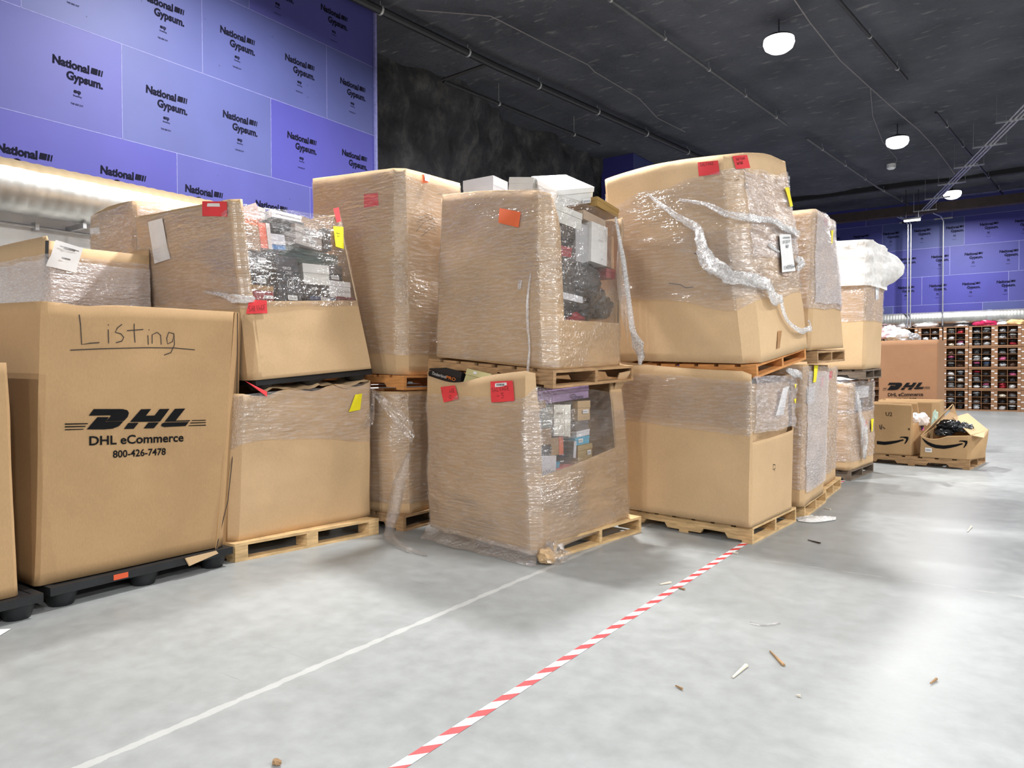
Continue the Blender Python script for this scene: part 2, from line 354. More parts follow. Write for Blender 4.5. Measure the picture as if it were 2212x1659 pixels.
# ------------------------------------------------------------------ high-bay lamps
HOUSING = mat('lamp_housing', (.05, .05, .055), .5, metal=.6)
k = NT('lit_lamp_lens'); k.b.inputs['Base Color'].default_value = (1, 1, 1, 1)
k.b.inputs['Emission Color'].default_value = (1, .985, .96, 1); k.b.inputs['Emission Strength'].default_value = 6; LENS = k.m
def ring(c, r, z, n=24): return [V((c[0]+r*math.cos(2*math.pi*i/n), c[1]+r*math.sin(2*math.pi*i/n), z)) for i in range(n)]
def lathe(mb, c, prof, n=24):
    k0 = len(mb.v); 
    for r, z in prof: mb.v += ring(c, r, z, n)
    for j in range(len(prof)-1):
        for i in range(n): mb.f.append((k0+j*n+i, k0+j*n+(i+1) % n, k0+(j+1)*n+(i+1) % n, k0+(j+1)*n+i)); mb.mi.append(0)
lamp0 = None
LAMP_LABEL = {1: 'bright round high-bay lamp nearest the camera, highest in the picture', 2: 'lit round high-bay lamp in the middle of the visible row, beside the grey cable',
              3: 'lit high-bay lamp by the conduit rack close to the far violet wall'}
for i, (x, y, pw) in enumerate(LAMPS):
    if lamp0 is None:
        lamp0 = thing('high_bay_lamp', '', 'lamp', (x, y, LAMPZ), 'high-bay ceiling lamps')
        c = (x, y); mb = MB(); lathe(mb, c, [(.0, LAMPZ+.10), (.08, LAMPZ+.10), (.10, LAMPZ+.06), (.24, LAMPZ+.04), (.27, LAMPZ), (.25, LAMPZ-.01)]); mb.obj('housing', HOUSING, lamp0)
        mb = MB(); lathe(mb, c, [(.27, LAMPZ+.0), (.28, LAMPZ-.08), (.25, LAMPZ-.16), (.17, LAMPZ-.22), (.08, LAMPZ-.245), (.0, LAMPZ-.25)]); mb.obj('lens', LENS, lamp0)
        mb = MB(); mb.tube([(x, y, LAMPZ+.09), (x, y, CEILZ+.05)], .012); mb.obj('hanger', HOUSING, lamp0); o = lamp0
    else:
        o = copy_tree(lamp0); o.location = (x, y, LAMPZ)
    o['label'] = LAMP_LABEL.get(i, 'round high-bay ceiling lamp of the lit rows outside the picture')
    ld = bpy.data.lights.new('high_bay_light', 'AREA'); ld.shape = 'DISK'; ld.size = .46; ld.energy = LAMP_W*pw; ld.color = (1, .99, .975); ld.spread = math.radians(170)
    lo = bpy.data.objects.new('lamp_light', ld); COL.objects.link(lo); lo.location = (0, 0, -.26); lo.parent = o
# small strip lamp hanging before the far wall
t = thing('strip_lamp', 'small lit strip lamp hanging by the far conduits under the beam', 'lamp', (-3.1, 30.2, 6.95))
mb = MB(); mb.box((-3.38, 30.1, 7.0), (-2.82, 30.3, 7.06)); mb.obj('housing', HOUSING, t, False)
mb = MB(); mb.box((-3.36, 30.12, 6.95), (-2.84, 30.28, 6.998)); mb.obj('lens', LENS, t, False)
mb = MB(); mb.tube([(-3.3, 30.2, 7.05), (-3.3, 30.2, 8.1)], .012); mb.tube([(-2.9, 30.2, 7.05), (-2.9, 30.2, 8.1)], .012); mb.obj('hanger', HOUSING, t)
# ------------------------------------------------------------------ ducts, pipes, conduits, cables
def duct_mat(name, dusty):
    k = NT(name); vec = k.coord('Object'); g = k.n('ShaderNodeNewGeometry'); sp = k.n('ShaderNodeSeparateXYZ'); k.l(g.outputs['Normal'], sp.inputs[0])
    d = k.ramp(k.math('ADD', sp.outputs[2], k.math('MULTIPLY', k.noise(vec, 5, 3), .12)), [(.50, (0, 0, 0)), (.60, (1, 1, 1))])
    d = k.math('MULTIPLY', d, dusty)
    k.l(k.mix(d, k.ramp(k.noise(vec, 4, 3), [(.3, (.42, .43, .42)), (.7, (.62, .62, .60))]), lin(138, 118, 82)), k.b.inputs['Base Color'])
    k.l(k.math('SUBTRACT', .9, k.math('MULTIPLY', d, .55)), k.b.inputs['Metallic']); k.l(k.math('ADD', k.math('MULTIPLY', d, .25), .42), k.b.inputs['Roughness']); return k.m
DUCT = duct_mat('galvanised_dusty_duct', .92); DUCT2 = duct_mat('galvanised_duct', .15)
GALV = mat('galvanised_steel', (.55, .56, .57), .38, metal=.85, var=.12)
def duct(axis, a0, a1, c1, c2, r, rib, name, label, m, collars=()):
    n = 36; vs = []; fs = []; na = int((a1-a0)/rib)*3
    for i in range(na+1):
        a = a0+(a1-a0)*i/na
        for j in range(n):
            t = 2*math.pi*j/n; ph = (i % 3)
            rr = r+(.006 if (i + j*3//n) % 3 == 0 else 0)
            p = (c1+rr*math.cos(t), a, c2+rr*math.sin(t)) if axis == 'y' else (a, c1+rr*math.cos(t), c2+rr*math.sin(t))
            vs.append(p)
    for i in range(na):
        for j in range(n): fs.append((i*n+j, i*n+(j+1) % n, (i+1)*n+(j+1) % n, (i+1)*n+j))
    root = thing(name, label, 'duct', vs[0]); mesh('pipe', vs, fs, m, root, True, angle=80)
    for a in collars:
        mb = MB(); q = [(c1, a+d, c2) if axis == 'y' else (a+d, c1, c2) for d in (-.07, .07)]; mb.tube(q, r+.018, 36); mb.obj('collar', GALV, root)
    return root
d = duct('y', -1.0, 9.0, -9.08, 3.60, .285, .13, 'air_duct', 'round spiral air duct with dusty tan top along the left violet wall', DUCT)
mb = MB()
for y in (2.2, 4.2, 6.2, 8.2): mb.box((-9.44, y, 3.24), (-9.0, y+.04, 3.30))
mb.obj('support_bracket', GALV, d, False)
duct('x', -5.5, 1.6, 32.25, 3.50, .24, .10, 'air_duct', 'shiny spiral air duct running above the shoe shelves at the far wall', DUCT2, (-.75, -3.4))
t = thing('handrail_conduit', 'thin white-grey conduit running below the left air duct', 'conduit', (-9.35, 3.0, 3.22), None)
mb = MB(); mb.tube([(-9.36, -1, 3.235), (-9.36, 9.2, 3.235)], .018); mb.obj('pipe', GALV, t)
mb = MB()
for y in (1.9, 3.85, 5.8, 7.7): mb.box((-9.44, y-.02, 3.20), (-9.33, y+.02, 3.29))
mb.obj('clip', GALV, t, False)
t = thing('wall_channel', 'grey metal channel fixture on the white wall band left of the wrapped stacks', 'fixture', (-9.44, 3.95, 2.85))
mb = MB(); mb.box((-9.44, 3.92, 2.96), (-9.28, 4.5, 3.06)); mb.obj('cover', WHITE_WALL, t, False)
mb = MB(); mb.box((-9.44, 3.98, 2.87), (-9.34, 4.5, 2.955)); mb.obj('body', GALV, t, False)
PIPEB = mat('black_painted_pipe', (.02, .02, .023), .45, var=.2)
PIPEC = mat('dusty_grey_pipe', (.10, .10, .105), .5, var=.2)
CLAMP = mat('pale_pipe_clamp', (.5, .5, .5), .5, metal=.4)
def pipe(pts, r, name, label, m, clamps=0, cat='pipe', g=None):
    pts = [V(p) for p in pts]; t = thing(name, label, cat, pts[0], g); mb = MB(); mb.tube(pts, r, 10); mb.obj('pipe' if cat == 'pipe' else 'cord', m, t)
    L = [(b-a).length for a, b in zip(pts, pts[1:])]; tot = sum(L)
    for i in range(clamps):
        s = tot*(i+.6)/clamps
        for a, b, l in zip(pts, pts[1:], L):
            if s <= l: p = a.lerp(b, s/l); dr = (b-a).normalized(); break
            s -= l
        mb = MB(); mb.tube([p-dr*.02, p+dr*.02], r+.012, 10); mb.tube([p, V((p.x, p.y, CEILZ-.06))], .006, 6); mb.obj('clamp', CLAMP, t)
    return t
PG = 'sprinkler pipes under the ceiling'
pipe([(-9.35, 8.0, 7.9), (-8.95, 12.4, 7.9), (-7.82, 20.87, 7.9), (-7.0, 28, 7.9)], .075, 'sprinkler_main', 'thickest black pipe, running diagonally past the dark rock wall', PIPEB, 9)
pipe([(-5.86, 10.2, 7.9), (-5.14, 17.3, 7.9), (-4.9, 19.7, 7.9)], .03, 'sprinkler_pipe', 'thin sprinkler pipe above the tallest tilted gaylord box', PIPEC, 5, g=PG)
pipe([(-2.7, 12.3, 7.92), (-1.99, 18.22, 7.92)], .032, 'sprinkler_pipe', 'thin dark sprinkler pipe right of the brightest lamp', PIPEB, 3, g=PG)
pipe([(-1.64, 20.89, 7.9), (-.39, 32.0, 7.9)], .03, 'sprinkler_pipe', 'thin sprinkler pipe crossing above the conduit rack', PIPEB, 5, g=PG)
pipe([(-4.74, 21.16, 7.9), (-3.97, 28.2, 7.9), (-3.4, 31.9, 7.9)], .034, 'sprinkler_pipe', 'thin grey sprinkler pipe leading down to the far strip lamp', PIPEC, 5, g=PG)
pipe([(-9.85, 11.8, 7.6), (-9.2, 17.5, 7.6)], .04, 'sprinkler_branch', 'short black branch pipe close against the rock wall', PIPEB, 2)
mb = MB(); mb.tube([(-9.9, 11.8, 7.62), (-8.98, 12.2, 7.88)], .04, 8); mb.solo('sprinkler_elbow', 'black cross pipe joining the branch pipe to the thick main', 'pipe', PIPEB)
CABLE = mat('grey_cable', (.22, .20, .20), .6)
pipe([(-3.25, 12.3, 8.0), (-3.2, 13.36, 8.0), (-3.16, 14.36, 7.98), (-3.01, 16.37, 7.95), (-2.75, 18.45, 7.98), (-2.4, 20.7, 7.95), (-2.16, 22.5, 8.0), (-1.93, 24.35, 7.96), (-1.78, 26.46, 7.99), (-1.66, 28.31, 8.0)], .012,
     'ceiling_cable', 'grey cable sagging along the ceiling beside the row of lamps', CABLE, 0, 'cable')
pipe([(-8.84, 9.85, 8.0), (-7.86, 10.75, 7.98), (-7.6, 12.24, 7.95), (-7.45, 13.67, 8.0), (-7.45, 13.96, 7.95), (-7.35, 15.97, 7.98), (-7.56, 17.55, 8.0), (-7.38, 19.01, 8.0)], .010,
     'ceiling_cable', 'thin cable looping over the ceiling above the thick black pipe', CABLE, 0, 'cable')
pipe([(-2.75, 18.45, 7.97), (-3.0, 20.5, 7.97), (-3.1, 23, 7.97), (-3.0, 25.2, 8.0), (-3.2, 26.2, 8.02)], .007, 'ceiling_cable', 'thin dark wire branching toward the smoke detector', CABLE, 0, 'cable')
t = thing('smoke_detector', 'small white round smoke detector on the black ceiling', 'smoke detector', (-3.3, 26.29, 7.98))
mb = MB(); lathe(mb, (-3.3, 26.29), [(0, 7.97), (.09, 7.98), (.13, 8.02), (.14, 8.14)]); mb.obj('cover', WHITE_WALL, t)
rk = thing('conduit_rack', 'bundle of galvanised conduits on hanging struts, upper right', 'conduit rack', (-1, 24, 7.4))
d0, d1 = V((1.3, 16.0, 7.42)), V((-3.05, 31.9, 7.42)); side = (d1-d0).normalized().cross(V((0, 0, 1)))
for off in (-.10, 0, .09):
    mb = MB(); mb.tube([d0+side*off, d1+side*off], .026, 8); mb.obj('conduit', GALV, rk)
for i in range(7):
    p = d0.lerp(d1, .18+.125*i); mb = MB(); a, b = p-V((.38, 0, .05)), p+V((.38, 0, -.05)); mb.box((a.x, a.y-.02, a.z), (b.x, b.y+.02, b.z+.04)); mb.obj('strut', GALV, rk, False)
    mb = MB(); mb.tube([a+V((.02, 0, 0)), V((a.x+.02, a.y, CEILZ-.05))], .007, 6); mb.obj('hanger_rod', GALV, rk); mb = MB(); mb.tube([b-V((.02, 0, 0)), V((b.x-.02, b.y, CEILZ-.05))], .007, 6); mb.obj('hanger_rod', GALV, rk)
for x, lab in ((-3.42, 'left galvanised conduit of the close pair running down the far wall'), (-3.32, 'right galvanised conduit of the close pair running down the far wall'), (-2.24, 'single galvanised conduit running down the far violet wall')):
    t = thing('wall_conduit', lab, 'conduit', (x, 32.4, 3.2), 'conduits down the far wall')
    mb = MB(); mb.tube([(x-.25, 31.0, 7.3), (x-.06, 31.7, 7.28), (x, 31.95, 7.15), (x, 31.95, 3.2)], .024, 8); mb.obj('pipe', GALV, t)
    mb = MB(); mb.box((x-.3, 31.97, 7.22), (x+.3, 32.0, 7.27)); mb.obj('strut', GALV, t, False)

# ------------------------------------------------------------------ bulk boxes (gaylords)
class Gay:
    """open-topped corrugated box; corners l (left), n (nearest), r (right), b (back), bottoms B and tops T; face 0 = l-n, 1 = n-r, 2 = r-b, 3 = b-l"""
    def __init__(s, name, label, B, T, ch=(.05, .05, .05, .05), bul=.03, rim=None, seed=1, wav=.010, m=CARD, group='wrapped bulk boxes', us=None, base=None, creases=()):
        s.B = [V(p) for p in B]; s.T = [V(p) for p in T]; s.ch = ch; s.bul = bul if isinstance(bul, (list, tuple)) else [bul]*4
        s.rim = rim or (lambda k, u: 1.0); s.seed = seed; s.wav = wav; s.us = us or {}
        c = sum(s.B, V())/4; s.root = thing(name, label, 'bulk box', base or (c.x, c.y, min(p.z for p in s.B)), group)
        cols = []
        for k in range(4):
            u0, u1 = s.ch[k], 1-s.ch[(k+1) % 4]
            uu = sorted(set([u0+(u1-u0)*i/16 for i in range(17)]+[x for x in s.us.get(k, ()) if u0 < x < u1]))
            cols += [(k, u) for u in uu]
        s.cols = cols; nv = 22; vs = []; fs = []; nc = len(cols)
        for j in range(nv+1):
            for k, u in cols: vs.append(s.pt(k, u, s.rim(k, u)*j/nv))
        for j in range(nv):
            for i in range(nc): fs.append((j*nc+i, j*nc+(i+1) % nc, (j+1)*nc+(i+1) % nc, (j+1)*nc+i))
        s.body = mesh('box_body', vs, fs, m, s.root, True, angle=24)
        md = s.body.modifiers.new('wall', 'SOLIDIFY'); md.thickness = .012; md.offset = -1
    def raw(s, k, u, v):
        a, b = s.B[k], s.B[(k+1) % 4]; c, d = s.T[k], s.T[(k+1) % 4]
        return a.lerp(b, u).lerp(c.lerp(d, u), v)
    def nrm(s, k, u=.5, v=.5):
        return (s.raw(k, 1, v)-s.raw(k, 0, v)).cross(s.raw(k, u, 1)-s.raw(k, u, 0)).normalized()
    def pt(s, k, u, v, off=0.):
        p = s.raw(k, u, v); n = s.nrm(k); c0, c1 = s.ch[k], s.ch[(k+1) % 4]
        if u < c0: p = s.raw((k-1) % 4, 1-c0, v).lerp(s.raw(k, c0, v), .5+.5*u/c0); n = (n+s.nrm((k-1) % 4)*(.5-.5*max(u, 0)/c0)).normalized()
        elif u > 1-c1: p = s.raw(k, 1-c1, v).lerp(s.raw((k+1) % 4, c1, v), .5*(u-1+c1)/c1); n = (n+s.nrm((k+1) % 4)*(.5*min(1, (u-1+c1)/c1))).normalized()
        vv = min(max(v, 0), 1); uu = min(max(u, 0), 1)
        d = s.bul[k]*math.sin(math.pi*uu)*(math.sin(math.pi*min(1, vv*.9+.05))) + s.wav*nz(p, 2.3, s.seed)*1.6 + s.wav*.5*nz(p, 6., s.seed)
        return p+n*(d+off)
    def uv(s, px, py, k):
        u, v = .5, .5
        for _ in range(14):
            x, y = proj(s.pt(k, u, v)); e = 1e-3
            x1, y1 = proj(s.pt(k, u+e, v)); x2, y2 = proj(s.pt(k, u, v+e))
            a, b, c, d = (x1-x)/e, (x2-x)/e, (y1-y)/e, (y2-y)/e; D = a*d-b*c
            if abs(D) < 1e-9: break
            dx, dy = px-x, py-y; u += max(-.6, min(.6, (d*dx-b*dy)/D)); v += max(-.6, min(.6, (a*dy-c*dx)/D))
        return u, v
    def hit(s, px, py, k, off=0.): return s.pt(k, *s.uv(px, py, k), off)
    def sticker(s, k, q, m, off=.016, name='paper_label', label=None, n=5):
        c = [s.uv(x, y, k) for x, y in q]   # tl, tr, br, bl
        def f(a, b):
            u = (c[0][0]*(1-a)+c[1][0]*a)*(1-b)+(c[3][0]*(1-a)+c[2][0]*a)*b; v = (c[0][1]*(1-a)+c[1][1]*a)*(1-b)+(c[3][1]*(1-a)+c[2][1]*a)*b
            return s.pt(k, u, v, off+.004*math.sin(3*a+2*b))
        vs, fs = grid(n, n, f); sub = name in ('barcode', 'barcode_label', 'printed_line', 'printed_square', 'printed_mark') and getattr(s, 'last', None)
        o = mesh(name, vs, [tuple(reversed(x)) for x in fs], m, s.last if sub else s.root, True, label=label)
        if not sub: s.last = o
        return o
    def polys(s, k, polys, m, off=.004, name='printed_logo', par=None):
        vs, fs = [], []
        for p in polys:
            k0 = len(vs); vs += [s.hit(x, y, k, off) for x, y in p]; fs.append(tuple(range(k0, len(vs))))
        return mesh(name, vs, fs, m, par or s.root, False)
    def text(s, k, txt, p0, p1, p2, m, off=.004, bold=.012, shear=0., name='printed_text', par=None):
        """p0 baseline left, p1 baseline right, p2 capital top left, in photo pixels"""
        a, f = text2d(txt, bold, shear); u0, u1, u2 = s.uv(*p0, k), s.uv(*p1, k), s.uv(*p2, k)
        vs = [s.pt(k, u0[0]+(u1[0]-u0[0])*x+(u2[0]-u0[0])*y, u0[1]+(u1[1]-u0[1])*x+(u2[1]-u0[1])*y, off) for x, y in a]
        return mesh(name, vs, f, m, par or s.root, False)
    def pen(s, k, lines, w, m, off=.004, name='handwriting', par=None):
        vs, fs = [], []; n = s.nrm(k)
        for ln in lines:
            P = [s.hit(q[0], q[1], k, off) for q in ln]; W = [q[2] if len(q) > 2 else w for q in ln]; k0 = len(vs)
            for i, p in enumerate(P):
                d = (P[min(i+1, len(P)-1)]-P[max(0, i-1)]).normalized().cross(n)
                vs += [p-d*W[i]/2, p+d*W[i]/2]
            fs += [(k0+2*i, k0+2*i+1, k0+2*i+3, k0+2*i+2) for i in range(len(P)-1)]
        return mesh(name, vs, fs, m, par or s.root, False)
    def wrap(s, v0, v1, ks=(0, 1, 2, 3), off=.010, m=None, wr=.004, u0=0., u1=1., edge=.012, name='stretch_wrap', nv=36, clear=None):
        f0 = v0 if callable(v0) else (lambda k, u: v0); f1 = v1 if callable(v1) else (lambda k, u: v1)
        cols = []
        for k, u in s.cols:
            if k in ks and u0 <= u <= u1: cols.append((k, u))
        cc = []
        for a, b in zip(cols, cols[1:]+[None]):
            cc.append((a, a, 0))
            if b and b[0] == a[0]: cc.append((a, b, .5))
        vs = []; uv = []; L = 0; prev = None; nc = len(cc); closed = len(ks) == 4 and u0 <= 0 and u1 >= 1
        for j in range(nv+1):
            for i, (a, b, t) in enumerate(cc):
                k = a[0]; u = a[1]*(1-t)+b[1]*t
                q = s.raw(k, u, .5); va = f0(k, u)+edge*nz(q, 3.1, s.seed+2); vb = f1(k, u)+edge*nz(q, 2.7, s.seed+5)
                v = va+(vb-va)*j/nv; p = s.pt(k, u, v, off)
                w = wr*(nz((p.x*1.5+p.y*1.5, 0, p.z*9+p.x*1.2), 1.5, s.seed)+.5*nz(p, 9, s.seed))
                vs.append(p+s.nrm(k)*w)
                uv.append((k*1.5+u*(s.raw(k, 1, .5)-s.raw(k, 0, .5)).length, p.z))
        fs = [(j*nc+i, j*nc+(i+1) % nc, (j+1)*nc+(i+1) % nc, (j+1)*nc+i) for j in range(nv) for i in range(nc if closed else nc-1)]
        o = mesh(name, vs, fs, [m or WRAP, WRAP_CLEAR], s.root, True, uv, angle=60)
        if clear is not None:   # thinner film over the open side
            o.data.polygons.foreach_set('material_index', [1 if cc[f[0] % nc][0][0] == clear and cc[f[1] % nc][0][0] == clear else 0 for f in fs])
        return o
    def rope(s, pts, r, m=None, wob=.45, name='twisted_wrap', seed=3):
        """pts (px, py, face, off)"""
        P = [s.hit(x, y, k, off) for x, y, k, off in pts]; R = r if isinstance(r, (list, tuple)) else [r]*len(pts)
        N = [s.nrm(k) for _, _, k, _ in pts]; vs = []; fs = []; n = 16; m = m or WRAP_BUNCH; uv = []; L = 0
        st = []
        for i in range(len(P)-1):
            q = max(4, int((P[i+1]-P[i]).length/.012))
            for j in range(q+(i == len(P)-2)):
                t = j/q; p0, p3 = P[max(0, i-1)], P[min(len(P)-1, i+2)]; a, b = P[i], P[i+1]
                c = .5*((2*a)+(b-p0)*t+(2*p0-5*a+4*b-p3)*t*t+(3*a-p0-3*b+p3)*t**3)
                st.append((c, R[i]*(1-t)+R[i+1]*t, N[i].lerp(N[i+1], t).normalized()))
        for i, (c, rr, nn) in enumerate(st):
            d = (st[min(i+1, len(st)-1)][0]-st[max(0, i-1)][0]).normalized(); w = d.cross(nn).normalized(); L += .012
            for j in range(n):
                t = 2*math.pi*j/n; tw = t+L*5
                k = 1+wob*noise.noise(V((L*7+seed, math.cos(t)*1.5, math.sin(t)*1.5+seed)))+.30*math.sin(3*tw)+.22*noise.noise(V((L*30, j*.9, seed)))
                vs.append(c+w*(math.cos(t)*rr*k)+nn*((math.sin(t)*.42+.25)*rr*k)); uv.append((j/n*rr*4, L))
        for i in range(len(st)-1):
            for j in range(n): fs.append((i*n+j, i*n+(j+1) % n, (i+1)*n+(j+1) % n, (i+1)*n+j))
        return mesh(name, vs, fs, m, s.root, True, [(b, a) for a, b in uv], angle=80)
    def floor_in(s, v, m=None):
        pts = [s.raw(k, .03, v) for k in range(4)]; c = sum(pts, V())/4
        mesh('inner_floor', [p.lerp(c, .03) for p in pts], [(0, 1, 2, 3)], m or CARD_IN, s.root, False)

def pallet(label, n, l, r, h=.145, style='stringer', m=PALLET_WOOD, boards=7, group='wooden pallets', ns=3, tags=True):
    n, l, r = V(n), V(l), V(r); ex = (l-n); w = ex.length; ex /= w; ey = (r-n); d = ey.length; ey /= d; ez = ey.cross(ex).normalized()
    if ez.z < 0: ez = -ez
    T = lambda p: n+ex*p.x+ey*p.y+ez*p.z
    root = thing('plastic_pallet' if style == 'plastic' else 'wooden_pallet', label, 'pallet', n, group if style != 'plastic' else 'black plastic pallets')
    if style == 'plastic':
        mb = MB(); t = .055; nx, ny = 8, 8
        mb.box((0, 0, h-t), (w, .05, h), T); mb.box((0, d-.05, h-t), (w, d, h), T); mb.box((0, .05, h-t), (.05, d-.05, h), T); mb.box((w-.05, .05, h-t), (w, d-.05, h), T)
        mb.box((.05, .05, h-.03), (w-.05, d-.05, h-.004), T); mb.obj('deck', BLACKPL, root, False)
        for i in range(3):
            for j in range(3):
                cx, cy = .11+(w-.22)*i/2, .11+(d-.22)*j/2; mb = MB(); q = []
                for z, rr in ((0, .075), (h-t+.002, .105)):
                    for a in range(12):
                        an = 2*math.pi*a/12; q.append(T(V((cx+rr*math.cos(an), cy+rr*math.sin(an), z))))
                mb.add(q, [(a, (a+1) % 12, 12+(a+1) % 12, 12+a) for a in range(12)]+[tuple(range(11, -1, -1))]); mb.obj('leg', BLACKPL, root)
        for y0 in (.30*d, .72*d) if tags else ():
            mb = MB(); mb.box((-.003, y0, h-.045), (.0, y0+.10, h-.008), T); mb.obj('orange_tag', mat_orange, root, False)
        return root
    mb = MB(); t = .022; rr = random.Random(label)
    wd_ = w/boards*.80
    for i in range(boards):
        x0 = (w-wd_)*i/(boards-1); mb.box((x0, rr.uniform(-.008, .008), h-t), (x0+wd_*rr.uniform(.92, 1.04), d+rr.uniform(-.008, .008), h), T)
    mb.obj('top_deck', m, root, False)
    for j in range(ns):
        if style == 'stringer':
            y0 = (d-.04)*j/(ns-1); mb = MB(); hs = h-2*t; a, b = w*.17, w*.37
            prof = [(0, t), (a, t), (a, t+hs*.0)]
            X = [0, a, a+.03, b-.03, b, w-b, w-b+.03, w-a-.03, w-a, w]; Z = [t, t, t+hs*.42, t+hs*.42, t, t, t+hs*.42, t+hs*.42, t, t]
            vs = []
            for yy in (y0, y0+.04):
                vs += [T(V((x, yy, z))) for x, z in zip(X, Z)]+[T(V((x, yy, h-t))) for x in X]
            fs = []; q = len(X)
            for i in range(q-1): fs += [(i, i+1, q+i+1, q+i), (2*q+i+1, 2*q+i, 3*q+i, 3*q+i+1), (i+1, i, 2*q+i, 2*q+i+1), (q+i, q+i+1, 3*q+i+1, 3*q+i)]
            fs += [(0, q, 3*q, 2*q), (q-1, 3*q-1, 4*q-1, 2*q-1)]
            mb.add(vs, fs); mb.obj('stringer', m, root, False)
        else:
            for i in range(3):
                x0 = (w-.13)*i/2; y0 = (d-.11)*j/2; mb = MB(); mb.box((x0, y0, t), (x0+.13, y0+.11, h-t), T); mb.obj('block', m, root, False)
    mb = MB()
    for i in range(3 if style == 'stringer' else 3):
        x0 = (w-.10)*i/2; mb.box((x0, .0, 0), (x0+.10, d, t), T)
    mb.obj('bottom_deck', m, root, False)
    return root
mat_orange = mat('orange_pallet_tag', lin(214, 88, 48), .55, var=.1)
# ---- stroke letters for marker handwriting: unit box, y up
STROKE = {'S': [[(.9, .85), (.55, 1), (.15, .8), (.3, .55), (.8, .42), (.85, .15), (.4, 0), (.05, .15)]], 'A': [[(0, 0), (.45, 1), (.9, 0)], [(.2, .38), (.8, .42)]],
          'L': [[(.15, 1), (.1, .02), (.85, .05)]], 'V': [[(.05, 1), (.4, 0), (.95, 1)]], 'G': [[(.9, .85), (.5, 1), (.1, .6), (.2, .1), (.6, 0), (.9, .3), (.5, .42)]],
          'E': [[(.9, 1), (.15, .95), (.1, .03), (.85, 0)], [(.12, .5), (.75, .52)]], '0': [[(.5, 1), (.1, .6), (.2, .1), (.6, 0), (.9, .5), (.5, 1)]], '-': [[(.1, .5), (.8, .5)]],
          '5': [[(.9, 1), (.2, .95), (.2, .6), (.7, .6), (.85, .25), (.4, 0), (.1, .1)]], 'D': [[(.15, 1), (.1, 0), (.7, .1), (.95, .5), (.6, .95), (.15, 1)]], ' ': []}
def scrawl(g, k, txt, p0, p1, p2, w, m=MARKER, off=.021, par=None):
    lines = []; n = len(txt)
    for i, ch in enumerate(txt):
        for ln in STROKE.get(ch, []):
            lines.append([(p0[0]+(p1[0]-p0[0])*(i+x*.8)/n+(p2[0]-p0[0])*y, p0[1]+(p1[1]-p0[1])*(i+x*.8)/n+(p2[1]-p0[1])*y) for x, y in ln])
    return g.pen(k, lines, w, m, off, 'handwriting', getattr(g, 'last', None))
_mc = {}
def paper(col, rough=.55, var=.06):
    key = (col, rough)
    if key not in _mc: _mc[key] = mat('carton_%d_%d_%d' % col, lin(*col), rough, var=var, scale=4)
    return _mc[key]
